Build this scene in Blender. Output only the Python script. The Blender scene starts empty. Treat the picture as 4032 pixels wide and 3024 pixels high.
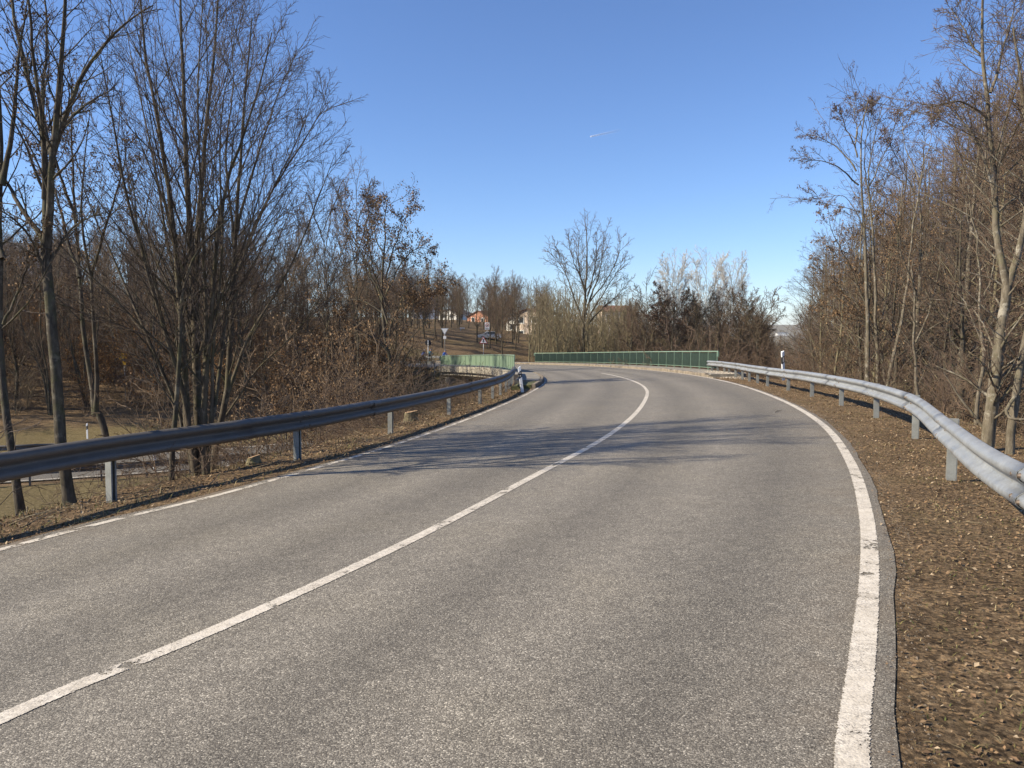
import bpy, math, random
import numpy as np
from mathutils import Vector, Matrix, Euler

rng = np.random.default_rng(7)
random.seed(7)
scene = bpy.context.scene
COL = scene.collection

# ------------------------------------------------------------------ camera
F = 770.0
PITCH = math.atan(56 / F)
cam_d = bpy.data.cameras.new('camera')
cam_d.sensor_width = 36.0
cam_d.lens = 36.0 * F / 1024.0
cam_d.clip_start = 0.05
cam_d.clip_end = 60000
cam = bpy.data.objects.new('camera', cam_d)
COL.objects.link(cam)
cam.location = (0, 0, 1.6)
cam.rotation_euler = (math.radians(90) - PITCH, 0, 0)
scene.camera = cam

# ------------------------------------------------------------------ light
SUN_EL = math.radians(36)
SUN_TO = Vector((-0.975 * math.cos(SUN_EL), -0.22 * math.cos(SUN_EL), math.sin(SUN_EL))).normalized()  # towards the sun
world = bpy.data.worlds.new('World')
scene.world = world
world.use_nodes = True
wn = world.node_tree.nodes
wn.clear()
sky = wn.new('ShaderNodeTexSky')
sky.sky_type = 'NISHITA'
sky.sun_disc = False
sky.sun_elevation = SUN_EL
sky.sun_rotation = math.atan2(SUN_TO.x, SUN_TO.y)
sky.altitude = 450
sky.air_density = 1.0
sky.dust_density = 0.15
sky.ozone_density = 5.0
bg = wn.new('ShaderNodeBackground')
bg.inputs[1].default_value = 0.10
wo = wn.new('ShaderNodeOutputWorld')
hs_ = wn.new('ShaderNodeHueSaturation')
hs_.inputs['Saturation'].default_value = 1.0
world.node_tree.links.new(sky.outputs[0], hs_.inputs['Color'])
wb_ = wn.new('ShaderNodeMix'); wb_.data_type = 'RGBA'; wb_.blend_type = 'MULTIPLY'; wb_.inputs[0].default_value = 1.0
wb_.inputs[7].default_value = (0.90, 0.94, 1.08, 1)          # white balance of the whole sky
world.node_tree.links.new(hs_.outputs[0], wb_.inputs[6])
world.node_tree.links.new(wb_.outputs[2], bg.inputs[0])
world.node_tree.links.new(bg.outputs[0], wo.inputs[0])

sun_d = bpy.data.lights.new('sun', 'SUN')
sun_d.energy = 5.0
sun_d.angle = math.radians(0.53)
sun_d.color = (1.0, 0.89, 0.70)
sun = bpy.data.objects.new('sun', sun_d)
COL.objects.link(sun)
sun.rotation_euler = SUN_TO.to_track_quat('Z', 'Y').to_euler()

scene.view_settings.view_transform = 'Standard'
scene.view_settings.look = 'None'
scene.view_settings.exposure = 0.72
scene.view_settings.gamma = 1.0
scene.view_settings.use_curve_mapping = False
scene.render.engine = 'CYCLES'
scene.cycles.max_bounces = 5
scene.cycles.transparent_max_bounces = 16
scene.cycles.volume_bounces = 0

HAZE_DENSITY = 0.00005

# ------------------------------------------------------------------ helpers: names and custom properties
def tag(o, label=None, cat=None, group=None, kind=None):
    if label: o['label'] = label
    if cat: o['category'] = cat
    if group: o['group'] = group
    if kind: o['kind'] = kind
    return o

def empty(name, loc=(0, 0, 0), rz=0.0, parent=None):
    o = bpy.data.objects.new(name, None)
    COL.objects.link(o)
    o.location = loc
    o.rotation_euler = (0, 0, rz)
    if parent: o.parent = parent
    o.empty_display_size = 0.2
    return o

def link(name, me, mat=None, parent=None, loc=(0, 0, 0), rot=(0, 0, 0)):
    o = bpy.data.objects.new(name, me)
    COL.objects.link(o)
    if mat is not None and not me.materials:
        for m in (mat if isinstance(mat, (list, tuple)) else [mat]):
            me.materials.append(m)
    o.location = loc
    o.rotation_euler = rot
    if parent: o.parent = parent
    return o

def copy_tree(o, parent=None):
    c = o.copy()
    COL.objects.link(c)
    if parent: c.parent = parent
    for ch in o.children:
        copy_tree(ch, c)
    return c

def raw_mesh(name, V, Q=None, T=None, smooth=False, uv=None):
    """fast mesh from numpy quads and triangles"""
    V = np.asarray(V, dtype=np.float32)
    me = bpy.data.meshes.new(name)
    nq = 0 if Q is None else len(Q)
    nt = 0 if T is None else len(T)
    me.vertices.add(len(V))
    me.vertices.foreach_set('co', V.ravel())
    idx = []
    starts = []
    if nq:
        idx.append(np.asarray(Q, dtype=np.int32).ravel())
        starts.append(np.arange(nq, dtype=np.int32) * 4)
    if nt:
        idx.append(np.asarray(T, dtype=np.int32).ravel())
        starts.append(nq * 4 + np.arange(nt, dtype=np.int32) * 3)
    idx = np.concatenate(idx)
    starts = np.concatenate(starts)
    me.loops.add(len(idx))
    me.loops.foreach_set('vertex_index', idx)
    me.polygons.add(nq + nt)
    me.polygons.foreach_set('loop_start', starts)
    me.polygons.foreach_set('use_smooth', np.full(nq + nt, bool(smooth)))
    if uv is not None:
        l = me.uv_layers.new(name='UVMap')
        l.data.foreach_set('uv', np.asarray(uv, dtype=np.float32)[idx].ravel())
    me.update(calc_edges=True)
    return me

class MB:
    """collects boxes, prisms and tubes into one mesh"""
    def __init__(s): s.v = []; s.q = []; s.t = []; s.n = 0
    def add(s, V, Q=(), T=()):
        V = np.asarray(V, float)
        s.v.append(V)
        if len(Q): s.q.append(np.asarray(Q, int) + s.n)
        if len(T): s.t.append(np.asarray(T, int) + s.n)
        s.n += len(V)
        return s
    def box(s, c, size, rz=0.0, M=None):
        hx, hy, hz = [a / 2 for a in size]
        P = np.array([[x, y, z] for z in (-hz, hz) for y in (-hy, hy) for x in (-hx, hx)])
        if M is not None: P = P @ np.array(M).T
        if rz:
            ca, sa = math.cos(rz), math.sin(rz)
            P = P @ np.array([[ca, sa, 0], [-sa, ca, 0], [0, 0, 1]])
        return s.add(P + np.array(c), [[0, 2, 3, 1], [4, 5, 7, 6], [0, 1, 5, 4], [2, 6, 7, 3], [0, 4, 6, 2], [1, 3, 7, 5]])
    def tube(s, pts, r, k=8, cap=True):
        pts = np.asarray(pts, float)
        n = len(pts)
        R = np.full(n, r) if np.isscalar(r) else np.asarray(r, float)
        tan = np.gradient(pts, axis=0)
        tan /= np.linalg.norm(tan, axis=1)[:, None] + 1e-9
        ref = np.array([0, 0, 1.0]) if abs(tan[:, 2]).mean() < 0.8 else np.array([1.0, 0, 0])
        u = np.cross(tan, ref); u /= np.linalg.norm(u, axis=1)[:, None] + 1e-9
        w = np.cross(tan, u)
        a = np.arange(k) * 2 * math.pi / k
        V = (pts[:, None] + R[:, None, None] * (np.cos(a)[None, :, None] * u[:, None] + np.sin(a)[None, :, None] * w[:, None])).reshape(-1, 3)
        Q = [[i * k + j, i * k + (j + 1) % k, (i + 1) * k + (j + 1) % k, (i + 1) * k + j] for i in range(n - 1) for j in range(k)]
        T = []
        if cap:
            V = np.vstack([V, pts[0], pts[-1]])
            for j in range(k):
                T.append([n * k, (j + 1) % k, j]); T.append([n * k + 1, (n - 1) * k + j, (n - 1) * k + (j + 1) % k])
        return s.add(V, Q, T)
    def prism(s, poly, y0, y1, M=None):
        """poly in xz, extruded along y"""
        k = len(poly)
        V = np.array([[p[0], y0, p[1]] for p in poly] + [[p[0], y1, p[1]] for p in poly])
        if M is not None: V = (np.array(M)[:3, :3] @ V.T).T + np.array([M[i][3] for i in range(3)])
        Q = [[i, (i + 1) % k, k + (i + 1) % k, k + i] for i in range(k)]
        T = []
        for i in range(1, k - 1):
            T.append([0, i + 1, i]); T.append([k, k + i, k + i + 1])
        return s.add(V, Q, T)
    def mesh(s, name, smooth=False):
        return raw_mesh(name, np.vstack(s.v), np.vstack(s.q) if s.q else None, np.vstack(s.t) if s.t else None, smooth)
    def build(s, name, mat, parent=None, smooth=False, loc=(0, 0, 0), rot=(0, 0, 0)):
        return link(name, s.mesh(name, smooth), mat, parent, loc, rot)

# ------------------------------------------------------------------ materials
def new_mat(name):
    m = bpy.data.materials.new(name)
    m.use_nodes = True
    nt = m.node_tree
    return m, nt, nt.nodes, nt.links, nt.nodes['Principled BSDF']

def N(nt, typ, **kw):
    n = nt.nodes.new(typ)
    for k, v in kw.items():
        if k.startswith('in_'):
            n.inputs[k[3:].replace('_', ' ')].default_value = v
        else:
            setattr(n, k, v)
    return n

def ramp(nt, fac, stops):
    r = nt.nodes.new('ShaderNodeValToRGB')
    e = r.color_ramp.elements
    while len(e) < len(stops): e.new(0.5)
    for i, (p, c) in enumerate(stops):
        e[i].position = p
        e[i].color = (c[0], c[1], c[2], 1) if len(c) == 3 else c
    if fac is not None: nt.links.new(fac, r.inputs[0])
    return r

def g(v): return (v, v, v)

def simple(name, col, rough=0.7, var=0.15, scale=6.0, metal=0.0, bump=0.0, bscale=60.0, spec=0.5, coord='Object'):
    m, nt, ns, lk, bs = new_mat(name)
    tc = N(nt, 'ShaderNodeTexCoord')
    no = N(nt, 'ShaderNodeTexNoise', in_Scale=scale, in_Detail=6.0, in_Roughness=0.65)
    lk.new(tc.outputs[coord], no.inputs['Vector'])
    c0 = tuple(c * (1 - var) for c in col); c1 = tuple(min(1, c * (1 + var)) for c in col)
    r = ramp(nt, no.outputs['Fac'], [(0.3, c0), (0.7, c1)])
    lk.new(r.outputs[0], bs.inputs['Base Color'])
    bs.inputs['Roughness'].default_value = rough
    bs.inputs['Metallic'].default_value = metal
    bs.inputs['Specular IOR Level'].default_value = spec
    if bump:
        n2 = N(nt, 'ShaderNodeTexNoise', in_Scale=bscale, in_Detail=4.0)
        lk.new(tc.outputs[coord], n2.inputs['Vector'])
        b = N(nt, 'ShaderNodeBump', in_Strength=bump, in_Distance=0.02)
        lk.new(n2.outputs['Fac'], b.inputs['Height'])
        lk.new(b.outputs[0], bs.inputs['Normal'])
    return m

def mix_color(nt, a, b, fac, blend='MIX'):
    mx = nt.nodes.new('ShaderNodeMix'); mx.data_type = 'RGBA'; mx.blend_type = blend
    for s, v in ((6, a), (7, b), (0, fac)):
        if isinstance(v, (int, float)): mx.inputs[s].default_value = v
        elif isinstance(v, tuple): mx.inputs[s].default_value = (*v, 1)
        else: nt.links.new(v, mx.inputs[s])
    return mx.outputs[2]

def math_n(nt, op, a, b=None, clamp=False):
    m = nt.nodes.new('ShaderNodeMath'); m.operation = op; m.use_clamp = clamp
    for i, v in enumerate((a, b)):
        if v is None: continue
        if isinstance(v, (int, float)): m.inputs[i].default_value = v
        else: nt.links.new(v, m.inputs[i])
    return m.outputs[0]

def asphalt_color(nt, lateral=True, dark=0.0):
    tc = N(nt, 'ShaderNodeTexCoord')
    geo = N(nt, 'ShaderNodeNewGeometry')
    pos = geo.outputs['Position']
    vo = N(nt, 'ShaderNodeTexVoronoi', in_Scale=150.0)
    nt.links.new(pos, vo.inputs['Vector'])
    sep = N(nt, 'ShaderNodeSeparateColor')
    nt.links.new(vo.outputs['Color'], sep.inputs[0])
    st = ramp(nt, sep.outputs[0], [(0.0, (0.115, 0.100, 0.080)), (0.4, (0.165, 0.147, 0.120)), (0.75, (0.245, 0.220, 0.180)), (0.94, (0.36, 0.325, 0.265)), (1.0, (0.56, 0.51, 0.42))])
    # dark bitumen between the stones
    ed = ramp(nt, vo.outputs['Distance'], [(0.0, g(1.0)), (0.55, g(0.9)), (0.8, g(0.42))])
    c = mix_color(nt, st.outputs[0], ed.outputs[0], 1.0, 'MULTIPLY')
    vo2 = N(nt, 'ShaderNodeTexVoronoi', in_Scale=34.0)
    nt.links.new(pos, vo2.inputs['Vector'])
    sep2 = N(nt, 'ShaderNodeSeparateColor'); nt.links.new(vo2.outputs['Color'], sep2.inputs[0])
    c2 = ramp(nt, sep2.outputs[1], [(0.0, g(0.90)), (0.5, g(1.0)), (1.0, g(1.10))])
    c = mix_color(nt, c, c2.outputs[0], 1.0, 'MULTIPLY')
    no = N(nt, 'ShaderNodeTexNoise', in_Scale=0.55, in_Detail=5.0, in_Roughness=0.6)
    nt.links.new(pos, no.inputs['Vector'])
    big = ramp(nt, no.outputs['Fac'], [(0.28, g(0.90)), (0.5, g(1.0)), (0.72, (1.09, 1.08, 1.04))])
    c = mix_color(nt, c, big.outputs[0], 1.0, 'MULTIPLY')
    no3 = N(nt, 'ShaderNodeTexNoise', in_Scale=7.0, in_Detail=3.0)
    nt.links.new(pos, no3.inputs['Vector'])
    med = ramp(nt, no3.outputs['Fac'], [(0.3, g(0.90)), (0.7, g(1.1))])
    c = mix_color(nt, c, med.outputs[0], 1.0, 'MULTIPLY')
    if lateral:
        uv = N(nt, 'ShaderNodeUVMap')
        sx = N(nt, 'ShaderNodeSeparateXYZ'); nt.links.new(uv.outputs[0], sx.inputs[0])
        # lateral coordinate 0..1 over the width: wheel tracks darker and polished
        wob = N(nt, 'ShaderNodeTexNoise', in_Scale=0.25, in_Detail=2.0); nt.links.new(pos, wob.inputs['Vector'])
        lat = math_n(nt, 'ADD', sx.outputs[0], math_n(nt, 'MULTIPLY', math_n(nt, 'SUBTRACT', wob.outputs['Fac'], 0.5), 0.05))
        tr = ramp(nt, lat, [(0.0, g(0.90)), (0.09, g(1.10)), (0.19, g(0.84)), (0.28, g(1.14)), (0.38, g(0.84)), (0.46, g(1.05)),
                            (0.56, g(1.16)), (0.64, g(0.86)), (0.74, g(1.16)), (0.86, g(0.82)), (0.95, g(1.04)), (1.0, g(0.86))])
        c = mix_color(nt, c, tr.outputs[0], 1.0, 'MULTIPLY')
        # sandy dirt drifting in from the edges
        dn = N(nt, 'ShaderNodeTexNoise', in_Scale=1.7, in_Detail=6.0, in_Roughness=0.7); nt.links.new(pos, dn.inputs['Vector'])
        edge = ramp(nt, sx.outputs[0], [(0.0, g(1.0)), (0.06, g(0.15)), (0.12, g(0.0)), (0.88, g(0.0)), (0.95, g(0.25)), (1.0, g(0.35))])
        dirt = math_n(nt, 'MULTIPLY', edge.outputs[0], ramp(nt, dn.outputs['Fac'], [(0.42, g(0.0)), (0.62, g(1.0))]).outputs[0])
        c = mix_color(nt, c, (0.17, 0.125, 0.08), math_n(nt, 'MULTIPLY', dirt, 0.75))
        # pale sandy blotches and drips
        sp = N(nt, 'ShaderNodeTexNoise', in_Scale=1.15, in_Detail=3.0); nt.links.new(pos, sp.inputs['Vector'])
        spm = ramp(nt, sp.outputs['Fac'], [(0.72, g(0.0)), (0.80, g(0.5))])
        c = mix_color(nt, c, (0.30, 0.24, 0.16), spm.outputs[0])
    return c, vo, pos

def make_asphalt(name, lateral=True, mul=1.0):
    m, nt, ns, lk, bs = new_mat(name)
    c, vo, pos = asphalt_color(nt, lateral)
    if mul != 1.0: c = mix_color(nt, c, (mul, mul, mul), 1.0, 'MULTIPLY')
    lk.new(c, bs.inputs['Base Color'])
    bs.inputs['Roughness'].default_value = 0.78
    bs.inputs['Specular IOR Level'].default_value = 0.35
    b = N(nt, 'ShaderNodeBump', in_Strength=0.4, in_Distance=0.005, invert=True)
    lk.new(vo.outputs['Distance'], b.inputs['Height'])
    lk.new(b.outputs[0], bs.inputs['Normal'])
    return m

def make_paint(name, wear=0.585):
    m, nt, ns, lk, bs = new_mat(name)
    geo = N(nt, 'ShaderNodeNewGeometry')
    pos = geo.outputs['Position']
    uv = N(nt, 'ShaderNodeUVMap')
    sx = N(nt, 'ShaderNodeSeparateXYZ'); lk.new(uv.outputs[0], sx.inputs[0])
    vo = N(nt, 'ShaderNodeTexVoronoi', in_Scale=80.0); lk.new(pos, vo.inputs['Vector'])
    sep = N(nt, 'ShaderNodeSeparateColor'); lk.new(vo.outputs['Color'], sep.inputs[0])
    # transverse hairline cracks: noise stretched across the line
    mp = N(nt, 'ShaderNodeMapping'); mp.inputs['Scale'].default_value = (2.2, 18.0, 1.0)
    lk.new(uv.outputs[0], mp.inputs['Vector'])
    cr = N(nt, 'ShaderNodeTexNoise', in_Scale=1.0, in_Detail=5.0, in_Roughness=0.75); lk.new(mp.outputs[0], cr.inputs['Vector'])
    crack = ramp(nt, cr.outputs['Fac'], [(0.478, g(0.0)), (0.496, g(1.0)), (0.504, g(1.0)), (0.52, g(0.0))])
    no = N(nt, 'ShaderNodeTexNoise', in_Scale=9.0, in_Detail=5.0, in_Roughness=0.7); lk.new(pos, no.inputs['Vector'])
    base = ramp(nt, no.outputs['Fac'], [(0.3, (0.44, 0.39, 0.315)), (0.5, (0.56, 0.505, 0.42)), (0.7, (0.64, 0.585, 0.50))])
    pit = ramp(nt, sep.outputs[0], [(0.0, g(0.62)), (0.10, g(1.0)), (1.0, g(1.05))])
    c = mix_color(nt, base.outputs[0], pit.outputs[0], 1.0, 'MULTIPLY')
    cn = N(nt, 'ShaderNodeTexNoise', in_Scale=2.0, in_Detail=2.0); lk.new(pos, cn.inputs['Vector'])
    cmask = math_n(nt, 'MULTIPLY', crack.outputs[0], ramp(nt, cn.outputs['Fac'], [(0.35, g(0.1)), (0.55, g(0.9))]).outputs[0])
    c = mix_color(nt, c, (0.12, 0.105, 0.09), cmask)
    lk.new(c, bs.inputs['Base Color'])
    bs.inputs['Roughness'].default_value = 0.7
    # ragged sides and chips worn through to the asphalt
    d = math_n(nt, 'ABSOLUTE', math_n(nt, 'SUBTRACT', sx.outputs[0], 0.5))
    en = N(nt, 'ShaderNodeTexNoise', in_Scale=70.0, in_Detail=3.0); lk.new(pos, en.inputs['Vector'])
    d2 = math_n(nt, 'ADD', d, math_n(nt, 'MULTIPLY', math_n(nt, 'SUBTRACT', en.outputs['Fac'], 0.5), 0.22))
    side = math_n(nt, 'LESS_THAN', d2, 0.455)
    wn_ = N(nt, 'ShaderNodeTexNoise', in_Scale=4.0, in_Detail=8.0, in_Roughness=0.8); lk.new(pos, wn_.inputs['Vector'])
    worn = math_n(nt, 'LESS_THAN', wn_.outputs['Fac'], wear)
    lk.new(math_n(nt, 'MULTIPLY', side, worn), bs.inputs['Alpha'])
    b = N(nt, 'ShaderNodeBump', in_Strength=0.4, in_Distance=0.004, invert=True)
    lk.new(vo.outputs['Distance'], b.inputs['Height']); lk.new(b.outputs[0], bs.inputs['Normal'])
    return m

def make_ground():
    m, nt, ns, lk, bs = new_mat('ground')
    geo = N(nt, 'ShaderNodeNewGeometry'); pos = geo.outputs['Position']
    n1 = N(nt, 'ShaderNodeTexNoise', in_Scale=22.0, in_Detail=8.0, in_Roughness=0.75); lk.new(pos, n1.inputs['Vector'])
    lit = ramp(nt, n1.outputs['Fac'], [(0.30, (0.050, 0.034, 0.020)), (0.45, (0.120, 0.082, 0.048)), (0.55, (0.195, 0.136, 0.080)), (0.70, (0.30, 0.22, 0.135))])
    n5 = N(nt, 'ShaderNodeTexVoronoi', in_Scale=48.0); lk.new(pos, n5.inputs['Vector'])
    s5 = N(nt, 'ShaderNodeSeparateColor'); lk.new(n5.outputs['Color'], s5.inputs[0])
    fl = ramp(nt, s5.outputs[0], [(0.0, g(0.45)), (0.35, g(0.85)), (0.75, g(1.25)), (1.0, (2.0, 1.9, 1.7))])
    n2 = N(nt, 'ShaderNodeTexNoise', in_Scale=1.3, in_Detail=4.0); lk.new(pos, n2.inputs['Vector'])
    big = ramp(nt, n2.outputs['Fac'], [(0.3, g(0.72)), (0.7, g(1.2))])
    c = mix_color(nt, lit.outputs[0], big.outputs[0], 1.0, 'MULTIPLY')
    c = mix_color(nt, c, fl.outputs[0], 1.0, 'MULTIPLY')
    n3 = N(nt, 'ShaderNodeTexNoise', in_Scale=9.0, in_Detail=7.0, in_Roughness=0.7); lk.new(pos, n3.inputs['Vector'])
    gr = ramp(nt, n3.outputs['Fac'], [(0.30, (0.060, 0.044, 0.022)), (0.48, (0.125, 0.098, 0.046)), (0.60, (0.19, 0.148, 0.078)), (0.72, (0.28, 0.22, 0.125))])
    at = N(nt, 'ShaderNodeAttribute', attribute_name='grass')
    n4 = N(nt, 'ShaderNodeTexNoise', in_Scale=0.35, in_Detail=6.0, in_Roughness=0.7); lk.new(pos, n4.inputs['Vector'])
    gm = math_n(nt, 'MULTIPLY', math_n(nt, 'SUBTRACT', math_n(nt, 'ADD', at.outputs['Fac'], n4.outputs['Fac']), 0.75), 3.5, clamp=True)
    c = mix_color(nt, c, gr.outputs[0], gm)
    lk.new(c, bs.inputs['Base Color'])
    bs.inputs['Roughness'].default_value = 0.95
    bs.inputs['Specular IOR Level'].default_value = 0.1
    b = N(nt, 'ShaderNodeBump', in_Strength=0.9, in_Distance=0.05)
    lk.new(n1.outputs['Fac'], b.inputs['Height']); lk.new(b.outputs[0], bs.inputs['Normal'])
    return m

def make_bark(name, c0, c1, patch=None, scale=8.0, moss=0.0):
    m, nt, ns, lk, bs = new_mat(name)
    tc = N(nt, 'ShaderNodeTexCoord')
    mp = N(nt, 'ShaderNodeMapping'); mp.inputs['Scale'].default_value = (1, 1, 0.25)
    lk.new(tc.outputs['Object'], mp.inputs[0])
    no = N(nt, 'ShaderNodeTexNoise', in_Scale=scale * 3, in_Detail=6.0, in_Roughness=0.7); lk.new(mp.outputs[0], no.inputs['Vector'])
    r = ramp(nt, no.outputs['Fac'], [(0.35, c0), (0.65, c1)])
    c = r.outputs[0]
    if patch:
        n2 = N(nt, 'ShaderNodeTexNoise', in_Scale=scale * 0.7, in_Detail=7.0, in_Roughness=0.75); lk.new(tc.outputs['Object'], n2.inputs['Vector'])
        pm = ramp(nt, n2.outputs['Fac'], [(0.54, g(0.0)), (0.62, g(0.8))])
        c = mix_color(nt, c, patch, pm.outputs[0])
    if moss:
        n3 = N(nt, 'ShaderNodeTexNoise', in_Scale=3.0, in_Detail=5.0, in_Roughness=0.7); lk.new(tc.outputs['Object'], n3.inputs['Vector'])
        mm = ramp(nt, n3.outputs['Fac'], [(0.5, g(0.0)), (0.62, g(moss))])
        c = mix_color(nt, c, (0.10, 0.105, 0.035), mm.outputs[0])
    lk.new(c, bs.inputs['Base Color'])
    bs.inputs['Roughness'].default_value = 0.9
    bs.inputs['Specular IOR Level'].default_value = 0.2
    b = N(nt, 'ShaderNodeBump', in_Strength=0.7, in_Distance=0.02)
    lk.new(no.outputs['Fac'], b.inputs['Height']); lk.new(b.outputs[0], bs.inputs['Normal'])
    return m

def make_island(name, cols, rough=0.9, trans=0.0):
    """each leaf or blade its own tone"""
    m, nt, ns, lk, bs = new_mat(name)
    geo = N(nt, 'ShaderNodeNewGeometry')
    n = len(cols)
    r = ramp(nt, geo.outputs['Random Per Island'], [(i / n, c) for i, c in enumerate(cols)])
    r.color_ramp.interpolation = 'CONSTANT'
    lk.new(r.outputs[0], bs.inputs['Base Color'])
    bs.inputs['Roughness'].default_value = rough
    bs.inputs['Specular IOR Level'].default_value = 0.2
    return m

def make_galv(name, col=(0.42, 0.45, 0.47), dirt=0.25, metal=0.35, rough=0.5):
    m, nt, ns, lk, bs = new_mat(name)
    geo = N(nt, 'ShaderNodeNewGeometry'); pos = geo.outputs['Position']
    n1 = N(nt, 'ShaderNodeTexNoise', in_Scale=3.5, in_Detail=6.0, in_Roughness=0.7); lk.new(pos, n1.inputs['Vector'])
    n2 = N(nt, 'ShaderNodeTexVoronoi', in_Scale=55.0); lk.new(pos, n2.inputs['Vector'])
    sp = N(nt, 'ShaderNodeSeparateColor'); lk.new(n2.outputs['Color'], sp.inputs[0])
    r = ramp(nt, n1.outputs['Fac'], [(0.3, tuple(c * 0.82 for c in col)), (0.7, tuple(min(1, c * 1.12) for c in col))])
    sg = ramp(nt, sp.outputs[0], [(0.0, g(0.93)), (1.0, g(1.05))])
    c = mix_color(nt, r.outputs[0], sg.outputs[0], 1.0, 'MULTIPLY')
    n3 = N(nt, 'ShaderNodeTexNoise', in_Scale=1.6, in_Detail=8.0, in_Roughness=0.8); lk.new(pos, n3.inputs['Vector'])
    dm = ramp(nt, n3.outputs['Fac'], [(0.5, g(0.0)), (0.68, g(dirt))])
    c = mix_color(nt, c, (0.10, 0.085, 0.065), dm.outputs[0])
    lk.new(c, bs.inputs['Base Color'])
    bs.inputs['Metallic'].default_value = metal
    rr = ramp(nt, n1.outputs['Fac'], [(0.3, g(rough - 0.08)), (0.7, g(rough + 0.12))])
    lk.new(rr.outputs[0], bs.inputs['Roughness'])
    return m

def make_concrete(name, c0, c1, scale=2.5):
    m, nt, ns, lk, bs = new_mat(name)
    geo = N(nt, 'ShaderNodeNewGeometry'); pos = geo.outputs['Position']
    n1 = N(nt, 'ShaderNodeTexNoise', in_Scale=scale, in_Detail=9.0, in_Roughness=0.75); lk.new(pos, n1.inputs['Vector'])
    r = ramp(nt, n1.outputs['Fac'], [(0.33, c0), (0.62, c1)])
    mp = N(nt, 'ShaderNodeMapping'); mp.inputs['Scale'].default_value = (2.0, 2.0, 0.25); lk.new(pos, mp.inputs[0])
    n2 = N(nt, 'ShaderNodeTexNoise', in_Scale=1.5, in_Detail=5.0); lk.new(mp.outputs[0], n2.inputs['Vector'])
    st = ramp(nt, n2.outputs['Fac'], [(0.4, g(1.0)), (0.65, g(0.62))])
    c = mix_color(nt, r.outputs[0], st.outputs[0], 1.0, 'MULTIPLY')
    lk.new(c, bs.inputs['Base Color']); bs.inputs['Roughness'].default_value = 0.9
    b = N(nt, 'ShaderNodeBump', in_Strength=0.5, in_Distance=0.01)
    n4 = N(nt, 'ShaderNodeTexNoise', in_Scale=40.0, in_Detail=5.0); lk.new(pos, n4.inputs['Vector'])
    lk.new(n4.outputs['Fac'], b.inputs['Height']); lk.new(b.outputs[0], bs.inputs['Normal'])
    return m

M_asphalt = make_asphalt('asphalt_worn')
M_asphalt2 = make_asphalt('asphalt_lower', lateral=False, mul=0.72)
M_paint = make_paint('road_paint')
M_paint_worn = make_paint('road_paint_worn', 0.53)
M_ground = make_ground()
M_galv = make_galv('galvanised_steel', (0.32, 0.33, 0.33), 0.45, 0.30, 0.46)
M_galv_shade = make_galv('galvanised_steel_shade_dirt', (0.125, 0.112, 0.098), 0.6, 0.12, 0.55)  # zinc colour darkened to imitate the left rail's shaded face, plus random dirt
M_galv_post = make_galv('galvanised_post', (0.27, 0.275, 0.255), 0.45, 0.2, 0.58)
M_bolt = simple('bolt_dark', (0.16, 0.12, 0.09), 0.6, 0.3, 40, metal=0.4)
M_concrete = make_concrete('concrete_weathered', (0.20, 0.175, 0.135), (0.38, 0.34, 0.27))
M_kerb = make_concrete('kerb_concrete', (0.15, 0.12, 0.085), (0.30, 0.245, 0.175), 5.0)
M_walk = make_concrete('walkway_concrete', (0.18, 0.16, 0.13), (0.30, 0.27, 0.22), 6.0)
M_green_l = simple('green_paint_pale', (0.145, 0.205, 0.135), 0.6, 0.05, 1.2)
M_green_d = simple('green_paint_dark', (0.082, 0.120, 0.092), 0.5, 0.25, 1.0)
M_green_r = simple('green_paint_rail', (0.17, 0.25, 0.18), 0.5, 0.15, 2.0)
M_white = simple('white_plastic', (0.80, 0.80, 0.78), 0.4, 0.05, 5)
M_black = simple('black_plastic', (0.012, 0.012, 0.013), 0.4, 0.2, 5)
M_refl = simple('reflector', (0.75, 0.76, 0.78), 0.15, 0.05, 5, metal=0.6)
M_bark_dark = make_bark('bark_dark', (0.040, 0.033, 0.025), (0.11, 0.092, 0.068), (0.17, 0.15, 0.11), 6, moss=0.35)
M_bark_beech = make_bark('bark_hornbeam', (0.050, 0.040, 0.028), (0.13, 0.106, 0.075), (0.19, 0.16, 0.115), 5, moss=0.30)
M_bark_alder = make_bark('bark_alder', (0.085, 0.070, 0.050), (0.20, 0.17, 0.125), (0.34, 0.31, 0.25), 6, moss=0.25)
M_bark_pale = make_bark('bark_pale', (0.30, 0.28, 0.24), (0.55, 0.52, 0.46), (0.10, 0.09, 0.08), 5)
M_bark_olive = make_bark('bark_olive', (0.11, 0.095, 0.055), (0.25, 0.215, 0.13), None, 5)
M_twig = simple('twig_brown', (0.075, 0.055, 0.042), 0.85, 0.35, 1.5)
M_twig_red = simple('twig_reddish', (0.125, 0.082, 0.054), 0.85, 0.35, 1.2)
M_twig_wood = simple('twig_wood', (0.145, 0.100, 0.062), 0.9, 0.4, 0.6)
M_twig_pale = simple('twig_pale', (0.58, 0.55, 0.50), 0.85, 0.2, 1.5)
M_twig_olive = simple('twig_olive', (0.22, 0.17, 0.10), 0.85, 0.3, 1.0)
M_twig_dark = simple('twig_dark', (0.030, 0.024, 0.020), 0.9, 0.3, 1.5)
M_leaf_brown = make_island('leaf_retained_brown', [(0.12, 0.075, 0.040), (0.20, 0.12, 0.062), (0.09, 0.058, 0.035), (0.27, 0.18, 0.10)])
M_leaf_orange = make_island('leaf_retained_orange', [(0.26, 0.13, 0.045), (0.34, 0.18, 0.07), (0.18, 0.09, 0.035), (0.42, 0.25, 0.11)])
M_catkin = make_island('catkin', [(0.05, 0.03, 0.024), (0.09, 0.05, 0.035), (0.13, 0.08, 0.05)])
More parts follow.
